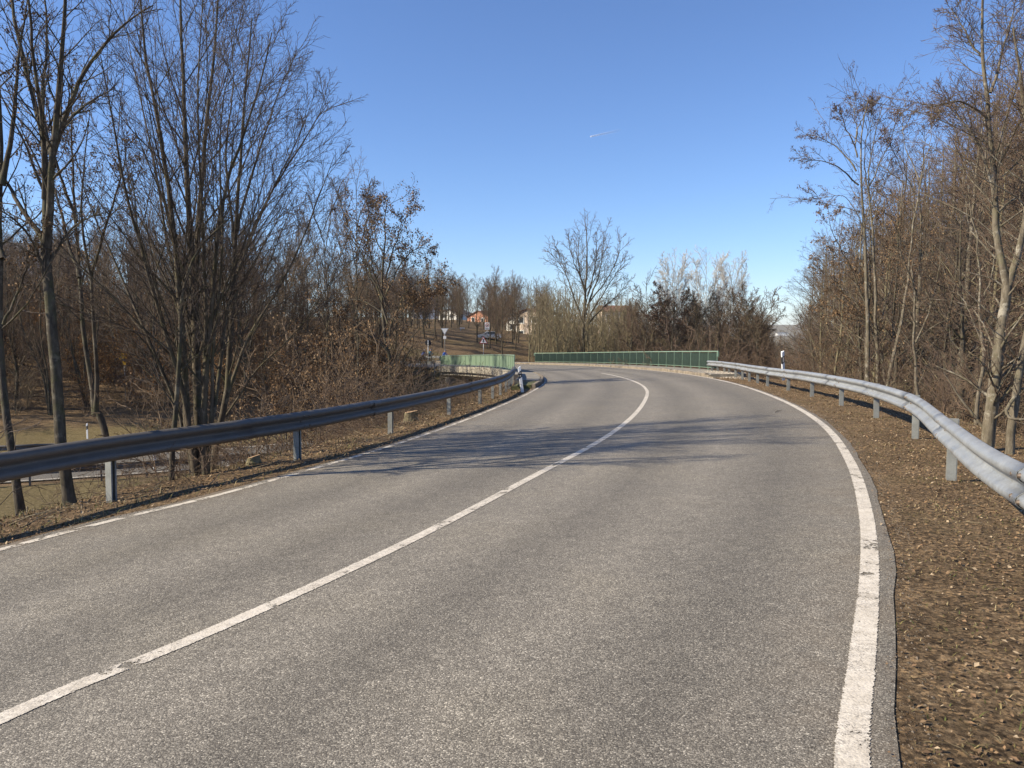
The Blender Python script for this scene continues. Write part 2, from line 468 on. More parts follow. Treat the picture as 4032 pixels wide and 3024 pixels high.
M_litter = make_island('leaf_litter', [(0.15, 0.098, 0.055), (0.21, 0.14, 0.080), (0.11, 0.070, 0.041), (0.29, 0.205, 0.122), (0.17, 0.112, 0.06), (0.24, 0.15, 0.082), (0.13, 0.084, 0.05), (0.36, 0.275, 0.18), (0.20, 0.125, 0.07)])
M_blade = make_island('dead_grass_blades', [(0.22, 0.17, 0.08), (0.14, 0.12, 0.045), (0.30, 0.24, 0.13), (0.09, 0.10, 0.03), (0.18, 0.14, 0.07)])

# ------------------------------------------------------------------ the upper road: plan and surface
def spline(pts, step):
    """Catmull-Rom through plan points, resampled about every step metres"""
    P = np.asarray(pts, float)
    P = np.vstack([2 * P[0] - P[1], P, 2 * P[-1] - P[-2]])
    out = []
    for i in range(1, len(P) - 2):
        p0, p1, p2, p3 = P[i - 1:i + 3]
        n = max(4, int(np.linalg.norm(p2 - p1) / 0.25))
        t0 = 0; t1 = np.linalg.norm(p1 - p0) ** .5; t2 = t1 + np.linalg.norm(p2 - p1) ** .5; t3 = t2 + np.linalg.norm(p3 - p2) ** .5
        t = np.linspace(t1, t2, n, endpoint=False)[:, None]
        A1 = (t1 - t) / (t1 - t0) * p0 + (t - t0) / (t1 - t0) * p1
        A2 = (t2 - t) / (t2 - t1) * p1 + (t - t1) / (t2 - t1) * p2
        A3 = (t3 - t) / (t3 - t2) * p2 + (t - t2) / (t3 - t2) * p3
        B1 = (t2 - t) / (t2 - t0) * A1 + (t - t0) / (t2 - t0) * A2
        B2 = (t3 - t) / (t3 - t1) * A2 + (t - t1) / (t3 - t1) * A3
        out.append((t2 - t) / (t2 - t1) * B1 + (t - t1) / (t2 - t1) * B2)
    out.append(P[-2][None])
    out = np.vstack(out)
    d = np.r_[0, np.cumsum(np.linalg.norm(np.diff(out, axis=0), axis=1))]
    n = max(2, int(round(d[-1] / step)) + 1)
    s = np.linspace(0, d[-1], n)
    return np.stack([np.interp(s, d, out[:, k]) for k in range(out.shape[1])], 1)

def smooth_poly(p, it=3):
    p = p.copy()
    for _ in range(it):
        p[1:-1] = p[1:-1] * 0.5 + (p[:-2] + p[2:]) * 0.25
    return p

def normals2(p):
    t = np.gradient(p, axis=0); t /= np.linalg.norm(t, axis=1)[:, None]
    return t, np.stack([t[:, 1], -t[:, 0]], 1)       # tangent, right-hand normal

def smin_y(y):
    y = np.asarray(y, float)
    return np.where(y < 80, y, np.where(y > 120, 100.0, 80 + (y - 80) - (y - 80) ** 2 / 80.0))

def road_z(x, y):
    x = np.asarray(x, float); y = np.asarray(y, float)
    xs = np.clip(x, -9, 13)
    fade = np.clip((118 - y) / 30.0, 0, 1)
    return -0.03 * smin_y(y) + 0.03 * xs * fade

RIGHT = [(0.2, -60), (0.1, -30), (0.12, -10), (0.20, -3), (0.42, 0.0), (0.80, 1.5), (1.27, 2.77), (1.71, 3.66), (2.19, 4.63), (2.66, 5.62), (3.35, 7.20), (4.45, 10.01), (5.94, 14.56), (7.36, 20.51), (8.85, 29.5),
         (9.55, 36.5), (9.85, 44.5), (9.55, 52), (8.75, 60), (6.7, 73), (4.2, 82), (0.6, 91), (-5.5, 99.5), (-14, 106.5), (-25, 111.5), (-42, 116), (-70, 120), (-110, 122)]
CENTER = [(-3.6, -60), (-3.7, -30), (-3.5, -10), (-3.15, -3), (-2.8, 1.0), (-2.33, 3.38), (-1.86, 4.25), (-0.95, 6.30), (0.26, 9.65), (1.57, 13.39), (2.83, 17.9), (4.19, 24.0), (5.0, 28.5), (5.6, 33.8),
          (5.95, 41.9), (5.75, 51), (5.1, 60), (3.2, 71), (0.9, 79), (-2.4, 87), (-8.3, 94.6), (-16.2, 101), (-26.2, 105.5), (-43, 109.9), (-70, 113.6), (-110, 115.6)]
LEFT = [(-7.0, -60), (-7.2, -30), (-7.0, -10), (-6.45, -3), (-5.9, 1.0), (-5.15, 4.6), (-4.50, 6.65), (-4.12, 7.71), (-3.63, 8.75), (-2.93, 10.8), (-2.12, 13.63), (-1.16, 18.10), (-0.36, 22.73), (0.40, 27.5), (1.05, 32.7),
        (1.62, 38.5), (1.80, 45), (1.55, 52), (0.95, 59), (-0.9, 69.5), (-3.0, 76.5), (-6.0, 83.5), (-11.2, 90), (-18.4, 95.8), (-28, 99.8), (-44, 103.8), (-70, 107.3), (-110, 109.3)]
cR = smooth_poly(spline(RIGHT, 0.5), 3)
cC = smooth_poly(spline(CENTER, 0.5), 3)
cL = smooth_poly(spline(LEFT, 0.5), 3)

def lift(p2, dz=0.0):
    return np.c_[p2, road_z(p2[:, 0], p2[:, 1]) + dz]

# carriageway: ruled between offset edges, one sheet with skirts
NS = 420
def resamp(p, n):
    d = np.r_[0, np.cumsum(np.linalg.norm(np.diff(p, axis=0), axis=1))]
    s = np.linspace(0, d[-1], n)
    return np.stack([np.interp(s, d, p[:, k]) for k in range(p.shape[1])], 1)

# match left and right edges by station along the centre line
tC, nC = normals2(cC)
def cross_hits(poly, side):
    out = []
    for p, n in zip(cC, nC):
        best = None
        a = poly[:-1] - p; b = poly[1:] - p
        ax, ay = a[:, 0] * n[0] + a[:, 1] * n[1], a[:, 1] * n[0] - a[:, 0] * n[1]
        bx, by = b[:, 0] * n[0] + b[:, 1] * n[1], b[:, 1] * n[0] - b[:, 0] * n[1]
        hit = (ay * by <= 0) & (np.abs(ay - by) > 1e-9)
        t = ay / np.where(np.abs(ay - by) > 1e-9, ay - by, 1)
        xx = ax + t * (bx - ax)
        ok = hit & (xx * side > 0.5) & (np.abs(xx) < 8)
        out.append(np.min(np.abs(xx[ok])) if ok.any() else np.nan)
    o = np.array(out)
    i = np.arange(len(o)); good = ~np.isnan(o)
    o = np.interp(i, i[good], o[good])
    for _ in range(2): o[1:-1] = o[1:-1] * .5 + (o[:-2] + o[2:]) * .25
    return o
cRf = smooth_poly(spline(RIGHT, 0.15), 2); cCf = smooth_poly(spline(CENTER, 0.2), 2); cLf = smooth_poly(spline(LEFT, 0.2), 3)
wR = cross_hits(cRf, 1) + 0.15
wL = cross_hits(cLf, -1) + 0.10
NL = 17
lat = np.linspace(0, 1, NL)
offs = -wL[:, None] * (1 - lat)[None] + wR[:, None] * lat[None]
ejit = np.sin(np.arange(len(cC)) * 0.9) * 0.008 + rng.normal(0, 0.008, len(cC))
offs[:, -1] += ejit; offs[:, 0] -= rng.normal(0, 0.02, len(cC))
XY = cC[:, None, :] + nC[:, None, :] * offs[:, :, None]
Z = road_z(XY[..., 0], XY[..., 1])
V = np.concatenate([XY, Z[..., None]], 2)
lo_l = V[:, :1].copy(); lo_l[..., 2] -= 0.12; lo_r = V[:, -1:].copy(); lo_r[..., 2] -= 0.12
V = np.concatenate([lo_l, V, lo_r], 1)
nr, nc = V.shape[:2]
sC = np.r_[0, np.cumsum(np.linalg.norm(np.diff(cC, axis=0), axis=1))]
lat_all = np.r_[0, lat, 1]
UV = np.stack(np.broadcast_arrays(lat_all[None, :], sC[:, None]), 2).reshape(-1, 2)
ii = np.arange((nr - 1) * nc).reshape(nr - 1, nc)[:, :-1].ravel()
Q = np.stack([ii, ii + 1, ii + nc + 1, ii + nc], 1)
road = link('road', raw_mesh('road', V.reshape(-1, 3), Q, uv=UV), M_asphalt)
tag(road, 'grey worn asphalt road curving left over the bridge', kind='structure')

def ribbon(name, p2, width, mat, parent, dz=0.004, zf=None, rag=0.0):
    t, n = normals2(p2)
    a = p2 - n * width / 2; b = p2 + n * width / 2
    zf = zf or road_z
    V = np.empty((len(p2), 2, 3)); V[:, 0, :2] = a; V[:, 1, :2] = b
    V[..., 2] = zf(V[..., 0], V[..., 1]) + dz
    s = np.r_[0, np.cumsum(np.linalg.norm(np.diff(p2, axis=0), axis=1))]
    uv = np.empty((len(p2), 2, 2)); uv[:, 0, 0] = 0; uv[:, 1, 0] = 1; uv[..., 1] = s[:, None]
    i = np.arange(len(p2) - 1) * 2
    return link(name, raw_mesh(name, V.reshape(-1, 3), np.stack([i, i + 1, i + 3, i + 2], 1), uv=uv.reshape(-1, 2)), mat, parent)

ribbon('edge_line', cRf, 0.135, M_paint, road)
ribbon('centre_line', cCf[cCf[:, 1] < 50], 0.125, M_paint, road)
ribbon('edge_line', cLf + normals2(cLf)[1] * 0.05, 0.11, M_paint_worn, road)

# ------------------------------------------------------------------ lower road plan
LOWC = [(-140, 36), (-90, 33), (-60, 33), (-40, 35.2), (-25.2, 39.8), (-19.2, 42.4), (-13.4, 46.0), (-8.0, 51.0), (-3.2, 58), (1.4, 66), (6.2, 75), (12, 84), (20, 92), (34, 100), (60, 108), (110, 112)]
cLow = smooth_poly(spline(LOWC, 1.0), 4)
def low_road_z(x, y):
    x = np.asarray(x, float)
    return -5.8 - 1.6 * np.clip((x + 14) / 18.0, 0, 1) + 0 * np.asarray(y)

def poly_dist(x, y, poly):
    """distance to a polyline and signed side (+ right)"""
    if x.size <= 8:
        a = poly[:-1]; dd = poly[1:] - a; L2 = (dd ** 2).sum(1)
        t = np.clip(((x[:, None] - a[:, 0]) * dd[:, 0] + (y[:, None] - a[:, 1]) * dd[:, 1]) / L2, 0, 1)
        qx = x[:, None] - a[:, 0] - t * dd[:, 0]; qy = y[:, None] - a[:, 1] - t * dd[:, 1]
        d = qx * qx + qy * qy
        j = d.argmin(1); r = np.arange(len(x))
        return np.sqrt(d[r, j]), np.sign(qx[r, j] * dd[j, 1] - qy[r, j] * dd[j, 0])
    best = np.full(x.shape, 1e9); side = np.zeros(x.shape)
    for a, b in zip(poly[:-1], poly[1:]):
        dx, dy = b - a; L2 = dx * dx + dy * dy
        t = np.clip(((x - a[0]) * dx + (y - a[1]) * dy) / L2, 0, 1)
        px = x - a[0] - t * dx; py = y - a[1] - t * dy
        d = px * px + py * py
        m = d < best
        best = np.where(m, d, best)
        side = np.where(m, np.sign(px * dy - py * dx), side)
    return np.sqrt(best), side

def poly_val(x, y, poly, vals):
    """value of the polyline's nearest station"""
    best = np.full(x.shape, 1e9); out = np.zeros(x.shape)
    if x.size <= 8:
        j = ((x[:, None] - poly[:, 0]) ** 2 + (y[:, None] - poly[:, 1]) ** 2).argmin(1)
        return vals[j]
    for a, b, va, vb in zip(poly[:-1], poly[1:], vals[:-1], vals[1:]):
        dx, dy = b - a; L2 = dx * dx + dy * dy
        t = np.clip(((x - a[0]) * dx + (y - a[1]) * dy) / L2, 0, 1)
        px = x - a[0] - t * dx; py = y - a[1] - t * dy
        d = px * px + py * py
        m = d < best
        best = np.where(m, d, best); out = np.where(m, va + t * (vb - va), out)
    return out

def sstep(a, b, v):
    t = np.clip((v - a) / (b - a), 0, 1); return t * t * (3 - 2 * t)

def bumps(x, y):
    return (0.05 * np.sin(x * 1.3 + 1.7 * np.sin(y * 0.7)) + 0.04 * np.sin(y * 1.9 + 2.1 * np.sin(x * 0.9 + 1)) + 0.02 * np.sin(x * 4.1 + y * 3.3))

iA = np.where(cC[:, 1] < 47.0)[0]
iB = np.where((cC[:, 1] > 90.5))[0]
cCA = cC[iA[0]:iA[-1] + 1][::3]; cCB = cC[iB[0]:][::4]
cLow_s = cLow[::2]

def terrain(x, y, want_mask=False):
    x = np.asarray(x, float); y = np.asarray(y, float)
    shp = x.shape; x = x.ravel(); y = y.ravel()
    dA, sA = poly_dist(x, y, cCA); dB, sB = poly_dist(x, y, cCB)
    dW, sW = poly_dist(x, y, cLow_s)
    # low ground
    far = sW < 0                                      # beyond the lower road (left of its direction)
    w = sstep(45, 5, x - 0.1 * np.maximum(y - 100, 0))
    lz = low_road_z(x, y)
    rise = 0.20 * np.clip(dW - 15, 0, 38) + 0.035 * np.clip(dW - 53, 0, 250)
    low = lz + np.where(far, rise * w, 0)
    # country to the right and beyond falls away to the plain
    R = np.hypot(x, y)
    fall = sstep(60, 900, R) * 42 * (1 - 0.75 * w) + sstep(500, 2500, R) * 25 * w
    low = low - fall * np.where(far, 1, 0.9) + 78 * sstep(5600, 6900, R)
    # right-hand wood: gully, then a slope rising again
    rr = sstep(0.38, 0.55, x / np.maximum(y, 1.0)) * (x > 6) * (y > -30)
    rr = np.where((y <= 1) & (x > 6), 1.0, rr)
    low = low + rr * np.clip(0.16 * (x - 16), 0, 9) * (1 - sstep(80, 250, R))
    low = low + bumps(x * 0.5, y * 0.5) * 2.0 * np.clip((dW - 5) / 5, 0, 1)
    # embankments of the upper road
    zr = road_z(x, y)
    def emb(d, s, wl, wr, z):
        o = d - np.where(s < 0, wl, wr)                # distance outside the carriageway
        shoulder = np.where(s < 0, 2.3, 2.9)
        sl = np.where(s < 0, 0.50, 0.52)
        cross = np.where(s < 0, 0.085, 0.035)
        prof = np.where(o < 0, -0.007 - 0.10 * np.clip((-o - 0.3) / 0.3, 0, 1),
                        -0.007 - cross * np.clip(o, 0, None) - sl * np.clip(o - shoulder, 0, None) + bumps(x * 2.2, y * 2.2) * 0.25 * np.clip((o - 0.15) / 0.6, 0, 1) + bumps(x, y) * np.clip((o - 1.5) / 2, 0, 1))
        # soften the crest
        return z + prof, o
    wlA = poly_val(x, y, cCA, wL[iA[0]:iA[-1] + 1][::3]); wrA = poly_val(x, y, cCA, wR[iA[0]:iA[-1] + 1][::3])
    eA, oA = emb(dA, sA, wlA, wrA, zr)
    eB, oB = emb(dB, sB, 3.3 + 0.4, 3.6 + 0.6, road_z(x, y) )
    zt = np.maximum(np.maximum(eA, eB), low)
    # near abutment: the embankment stops at the bridge
    zt = np.where((dW < 4.6), np.minimum(lz - 0.06, np.where(dW < 4.6, lz - 0.06, zt)), zt)
    t = sstep(4.6, 6.0, dW)
    zt = np.where((dW >= 4.6) & (dW < 6.0), lz - 0.06 + (zt - lz + 0.06) * t, zt)
    if want_mask:
        gm = np.where((dW > 4) & far, np.clip(1.15 - (dW - 12) / 6, 0, 1), 0)
        gm = np.where((dW > 4) & ~far & (zt < lz + 1.2), 0.75, gm)
        gm = np.maximum(gm, np.where(R > 300, 0.7, 0))
        gm = np.maximum(gm, np.where((oB < 8) & (oB > 0), 0.6, 0))
        gm = np.maximum(gm, np.where((y > 120) & (x > -40) & (x < 12), 0.30, 0))
        gm = np.maximum(gm, np.where((oA > 0) & (oA < 2.4) & (sA > 0), 0.20, 0))
        return zt.reshape(shp), gm.reshape(shp)
    return zt.reshape(shp)

def axis(lo, hi, dense_lo, dense_hi, d0, grow=1.12, dmax=900):
    a = list(np.arange(dense_lo, dense_hi + 1e-6, d0))
    v = dense_hi; d = d0
    while v < hi:
        d = min(d * grow, dmax); v += d; a.append(v)
    v = dense_lo; d = d0; b = []
    while v > lo:
        d = min(d * grow, dmax); v -= d; b.append(v)
    return np.array(b[::-1] + a)

gx = axis(-7000, 7000, -8, 11, 0.25, 1.10)
gy = axis(-7000, 7000, -1, 38, 0.28, 1.08)
GX, GY = np.meshgrid(gx, gy)
GZ, GM = terrain(GX, GY, True)
nyy, nxx = GX.shape
ii = (np.arange(nyy - 1)[:, None] * nxx + np.arange(nxx - 1)[None]).ravel()
me = raw_mesh('ground', np.stack([GX, GY, GZ], 2).reshape(-1, 3), np.stack([ii, ii + 1, ii + nxx + 1, ii + nxx], 1), smooth=True)
at = me.attributes.new('grass', 'FLOAT', 'POINT'); at.data.foreach_set('value', GM.ravel().astype(np.float32))
tag(link('ground', me, M_ground), 'brown leaf covered ground and embankment slopes', kind='structure')

def tz(x, y):
    return float(terrain(np.array([float(x)]), np.array([float(y)]))[0])

def px(X, d):            # X in the 2212-wide view of the photo, d = distance ahead: where on the plan it stands
    return (X / 2.1602 - 512) / F * d

def img(X, Y, d):        # point seen at (X, Y) of the 2212-wide view, d metres ahead
    u, v = X / 2.1602, Y / 2.1602
    c, s = math.cos(PITCH), math.sin(PITCH)
    a = np.array([(u - 512) / F, (384 - v) / F * s + c, (384 - v) / F * c - s])
    a = a * d / a[1]
    return np.array([a[0], a[1], a[2] + 1.6])

# lower road sheet
lr = []
t, n = normals2(cLow)
wv = np.array([-3.4, -1.7, 0, 1.7, 3.4])
P = cLow[:, None] + n[:, None] * wv[None, :, None]
V = np.concatenate([P, low_road_z(P[..., 0], P[..., 1])[..., None]], 2)
k = 5; m_ = len(cLow)
ii = (np.arange(m_ - 1)[:, None] * k + np.arange(k - 1)[None]).ravel()
lower_road = link('lower_road', raw_mesh('lower_road', V.reshape(-1, 3), np.stack([ii, ii + 1, ii + k + 1, ii + k], 1)), M_asphalt2)
tag(lower_road, 'lower road passing under the bridge', kind='structure')
for o_, w_ in ((-3.15, 0.15), (3.15, 0.15)):
    ribbon('edge_line', cLow + n * o_, w_, M_paint, lower_road, 0.006, low_road_z)
sl = np.r_[0, np.cumsum(np.linalg.norm(np.diff(cLow, axis=0), axis=1))]
for k_ in range(0, int(sl[-1]) - 4, 12):
    i0, i1 = np.searchsorted(sl, k_), np.searchsorted(sl, k_ + 4)
    if cLow[i0][0] < -60 or cLow[i0][0] > 0: continue
    ribbon('lane_dash', cLow[i0:i1 + 1], 0.12, M_paint, lower_road, 0.006, low_road_z)

# ------------------------------------------------------------------ haze
def build_haze():
    mb = MB().box((0, 0, -35), (14400, 14400, 200))
    m = bpy.data.materials.new('haze_air'); m.use_nodes = True
    nt = m.node_tree; nt.nodes.clear()
    o = nt.nodes.new('ShaderNodeOutputMaterial'); v = nt.nodes.new('ShaderNodeVolumePrincipled')
    v.inputs['Color'].default_value = (0.80, 0.87, 0.97, 1); v.inputs['Density'].default_value = HAZE_DENSITY
    nt.links.new(v.outputs[0], o.inputs['Volume'])
    tag(mb.build('haze', m), 'thin blue haze over the distant plain', kind='stuff')
if HAZE_DENSITY > 0: build_haze()

# ------------------------------------------------------------------ bridge, kerbs, walkways
st = np.where((cC[:, 1] > 45.5) & (cC[:, 1] < 87.0) & (cC[:, 0] > -6))[0]
bi = np.arange(st[0], st[-1] + 1)
def off_line(idx, off):
    """plan points at signed distance off from the centre line; off may be an array"""
    return cC[idx] + nC[idx] * np.asarray(off)[:, None]

bridge = empty('bridge', (float(cC[bi[0]][0]), float(cC[bi[0]][1]), float(road_z(*cC[bi[0]]))))
tag(bridge, 'concrete road bridge with dark underside crossing the lower road', 'bridge')
def loft(name, idx, prof, mat, parent, base_l=None, base_r=None, cap=True, zoff=0.0):
    """prof: list of (side, offset from that carriageway edge, dz); closed loop lofted along the road"""
    rings = []
    for i in idx:
        row = []
        for sd, o, dz in prof:
            off = (wR[i] + o) if sd > 0 else -(wL[i] + o)
            p = cC[i] + nC[i] * off
            pe = cC[i] + nC[i] * (wR[i] if sd > 0 else -wL[i])
            row.append((p[0], p[1], float(road_z(pe[0], pe[1])) + dz + zoff))
        rings.append(row)
    V = np.array(rings); m, k = V.shape[:2]
    Q = [[a * k + b, a * k + (b + 1) % k, (a + 1) * k + (b + 1) % k, (a + 1) * k + b] for a in range(m - 1) for b in range(k)]
    V = V.reshape(-1, 3); T = []
    if cap:
        for b in range(1, k - 1):
            T.append([0, b + 1, b]); T.append([(m - 1) * k, (m - 1) * k + b, (m - 1) * k + b + 1])
    me = raw_mesh(name, V, Q, T or None)
    o = link(name, me, mat)
    if parent:
        o.parent = parent; o.matrix_parent_inverse = parent.matrix_basis.inverted()
    return o
loft('deck', bi[::4], [(1, 1.9, -0.16), (1, 1.9, -0.75), (1, 0.9, -1.05), (-1, 0.6, -1.05), (-1, 1.3, -0.75), (-1, 1.3, -0.16)], M_concrete, bridge)
loft('fascia', bi[::4], [(-1, 1.303, 0.17), (-1, 1.60, 0.17), (-1, 1.60, -0.42), (-1, 1.303, -0.42)], M_concrete, bridge)
loft('fascia', bi[::4], [(1, 2.25, 0.17), (1, 1.903, 0.17), (1, 1.903, -0.42), (1, 2.25, -0.42)], M_concrete, bridge)
def abut(i, name):
    a = cC[i] - nC[i] * (wL[i] + 1.25); b = cC[i] + nC[i] * (wR[i] + 1.85)
    c = (a + b) / 2; L = np.linalg.norm(b - a); ang = math.atan2(*(b - a)[::-1])
    o = MB().box((0, 0, 0), (L, 0.9, 6.6)).build(name, M_concrete, None, loc=(c[0], c[1], float(road_z(*c)) - 1.08 - 3.3), rot=(0, 0, ang))
    o.parent = bridge; o.matrix_parent_inverse = bridge.matrix_basis.inverted()
    # sloping wing wall on the left
    d = tC[i]
    return o
abut(bi[3], 'abutment'); abut(bi[-4], 'abutment')
pi_ = bi[int(len(bi) * 0.78)]
for q in (-3.0, 3.0):
    p = cC[pi_] + nC[pi_] * q
    o = MB().tube([(0, 0, -7), (0, 0, -1.0)], 0.35, 14).build('pier', M_concrete, None, True, loc=(p[0], p[1], float(road_z(*cC[pi_]))))
    o.parent = bridge; o.matrix_parent_inverse = bridge.matrix_basis.inverted()

def kerb(idx, side, label, h=0.17):
    e = cC[idx] + nC[idx] * (np.where(side > 0, wR[idx], -wL[idx]) - side * 0.05)[:, None]
    e = resamp(e, int(np.linalg.norm(np.diff(e, axis=0), axis=1).sum() / 1.0) + 1)
    root = empty('kerb', (float(e[0][0]), float(e[0][1]), float(road_z(*e[0]))))
    tag(root, label, kind='structure')
    shared = [MB() for _ in range(3)]
    ms = []
    for q, mb in enumerate(shared):
        w, hh, L = 0.16, 0.32, 0.985
        poly = [(-w / 2, -hh), (w / 2, -hh), (w / 2, 0), (-w / 2 + 0.025, 0), (-w / 2, -0.03)]
        if side < 0: poly = [(-a, b) for a, b in poly][::-1]
        poly = [(a + rng.normal(0, 0.003), b + rng.normal(0, 0.004)) for a, b in poly]
        mb.prism(poly, -L / 2, L / 2); ms.append(mb.mesh('kerb_stone'))
    for i in range(len(e) - 1):
        a, b = e[i], e[i + 1]; c = (a + b) / 2; d = b - a
        nn = np.array([d[1], -d[0]]) / np.linalg.norm(d)
        c = c + nn * side * (0.08 + rng.normal(0, 0.006))
        dz = h
        if i == 0: dz = h * 0.35
        if i == 1: dz = h * 0.7
        if side < 0 and i < 2: dz = h
        pitch = math.atan2(float(road_z(*b) - road_z(*a)), np.linalg.norm(d))
        o = link('kerb_stone', ms[i % 3], M_kerb, None, (c[0], c[1], float(road_z(*(c - nn * side * 0.1))) + dz + rng.normal(0, 0.006)), (pitch, rng.normal(0, 0.01), math.atan2(d[1], d[0]) - math.pi / 2 + rng.normal(0, 0.006)))
        o.parent = root; o.matrix_parent_inverse = root.matrix_basis.inverted()
    return root
kr = np.where((cC[:, 1] > 37.0) & (cC[:, 1] < 103.5) & (cC[:, 0] > -20) & (cC[:, 0] < 9))[0]
kl = np.where((cC[:, 1] > 31.8) & (cC[:, 1] < 90) & (cC[:, 0] > -8))[0]
kerb(kr, 1, 'stone kerb along the right side of the bridge')
kerb(kl, -1, 'stone kerb along the left side of the bridge')
wk = np.where((cC[:, 1] > 38.5) & (cC[:, 1] < 101))[0]
tag(loft('walkway', wk[::4], [(1, 0.16, 0.155), (1, 1.9, 0.175), (1, 1.9, -0.15), (1, 0.16, -0.15)], M_walk, None), 'narrow concrete walkway beside the right railing', kind='structure')
wk = np.where((cC[:, 1] > 36.5) & (cC[:, 1] < 88))[0]
tag(loft('walkway', wk[::4], [(-1, 0.14, 0.155), (-1, 0.14, -0.15), (-1, 1.30, -0.15), (-1, 1.30, 0.175)], M_walk, None), 'narrow concrete walkway beside the left railing', kind='structure')
wk = np.where((cC[:, 1] > 32.0) & (cC[:, 1] < 36.6))[0]
M_turf = simple('turf', (0.085, 0.085, 0.03), 0.95, 0.4, 9, bump=1.0)
tag(loft('turf', wk[::2], [(-1, 0.14, 0.14), (-1, 0.14, -0.3), (-1, 1.0, -0.3), (-1, 1.0, 0.06)], M_turf, None), 'grassy start of the left walkway behind its kerb', kind='structure')

# ------------------------------------------------------------------ guardrails
W_PROF = [(0.0, 0.0), (0.018, -0.004), (0.050, -0.018), (0.076, -0.040), (0.082, -0.062), (0.078, -0.085), (0.055, -0.108), (0.018, -0.132), (0.004, -0.155),
          (0.018, -0.178), (0.055, -0.202), (0.078, -0.225), (0.082, -0.248), (0.076, -0.270), (0.050, -0.292), (0.018, -0.306), (0.0, -0.310)]
def beam_mesh(path3, nrm, prof=W_PROF, th=0.005):
    loop = list(prof) + [(o - th, z) for o, z in prof[::-1]]
    k = len(loop); m = len(path3)
    L = np.array(loop)
    V = path3[:, None] + nrm[:, None] * L[None, :, 0:1] + np.array([0, 0, 1.0])[None, None] * L[None, :, 1:2]
    Q = [[a * k + b, a * k + (b + 1) % k, (a + 1) * k + (b + 1) % k, (a + 1) * k + b] for a in range(m - 1) for b in range(k)]
    V = V.reshape(-1, 3)
    h = len(prof)
    for e in (0, (m - 1) * k):
        for b in range(h - 1):
            Q.append([e + b, e + b + 1, e + k - 2 - b, e + k - 1 - b])
    return raw_mesh('rail_section', V, Q, smooth=True)

def post_mesh(h, side):
    """C-shaped steel post, open towards the road; along local y runs the rail, +x is away from the road"""
    mb = MB()
    a, b, t = 0.10, 0.075, 0.007
    mb.box((a, 0, -h / 2), (t, b, h))                 # web
    for s_ in (-1, 1):
        mb.box((a / 2 - t / 2 + 0.002, s_ * b / 2, -h / 2), (a - t - 0.001, t, h))
        mb.box((0.004 + t / 2, s_ * (b / 2 - 0.011), -h / 2), (t, 0.014, h - 0.004))
    return mb.mesh('post')

BOLT = MB().tube([(-.004, 0, 0), (.014, 0, 0)], [0.020, 0.013], 8).mesh('bolt')
def guardrail(pts, side, ztop, label, mat, matp, sec=4.0, off=0.0, posts=None, group=None, bolts=True, step=0.35):
    """side=+1: the rail stands on the right of the road, its face turned left"""
    p = spline(pts, step)
    t, n = normals2(p)
    face = -n * side                                   # towards the traffic
    root = empty('guardrail', (float(pts[0][0]), float(pts[0][1]), 0))
    tag(root, label, 'guardrail', group)
    inv = root.matrix_basis.inverted()
    Z = ztop(p[:, 0], p[:, 1])
    path = np.c_[p, Z]
    nf = np.c_[face, np.zeros(len(face))]
    s = np.r_[0, np.cumsum(np.linalg.norm(np.diff(p, axis=0), axis=1))]
    nsec = max(1, int(s[-1] / sec))
    for i in range(nsec):
        a, b = s[-1] * i / nsec, s[-1] * (i + 1) / nsec + (0.16 if i < nsec - 1 else 0)
        q = np.linspace(a, b, max(4, int((b - a) / step) + 1))
        P3 = np.stack([np.interp(q, s, path[:, k]) for k in range(3)], 1)
        NF = np.stack([np.interp(q, s, nf[:, k]) for k in range(3)], 1)
        P3 = P3 + NF * (0.0 if i % 2 else 0.012) * 1.0
        P3[:, 2] += rng.normal(0, 0.004)
        o = link('rail_section', beam_mesh(P3, NF), mat); o.parent = root; o.matrix_parent_inverse = inv
    pm = {}
    for (x, y) in (posts if posts is not None else pts):
        j = int(np.argmin((p[:, 0] - x) ** 2 + (p[:, 1] - y) ** 2))
        base = tz(x, y)
        h = round(float(Z[j] - 0.02 - base + 0.25), 1)
        if h not in pm: pm[h] = post_mesh(h, side)
        ang = math.atan2(t[j, 1], t[j, 0]) - math.pi / 2
        if side < 0: ang += math.pi
        q = p[j] - face[j] * 0.012
        o = link('post', pm[h], matp, None, (q[0], q[1], float(Z[j]) - 0.02), (rng.normal(0, .008), rng.normal(0, .008), ang + rng.normal(0, 0.03)))
        o.parent = root; o.matrix_parent_inverse = inv
        if bolts:
            for dz, da in ((-0.062, 0), (-0.155, 0), (-0.248, 0), (-0.075, 0.16), (-0.235, 0.16)):
                oo = 0.082 if dz in (-0.062, -0.248) else (0.0095 if dz == -0.155 else 0.081)
                c = np.r_[p[j], Z[j] + dz] + np.r_[t[j], 0] * da + np.r_[face[j], 0] * oo
                o = link('bolt', BOLT, M_bolt, None, tuple(c), (0, 0, math.atan2(face[j, 1], face[j, 0])))
                o.parent = root; o.matrix_parent_inverse = inv
    return root

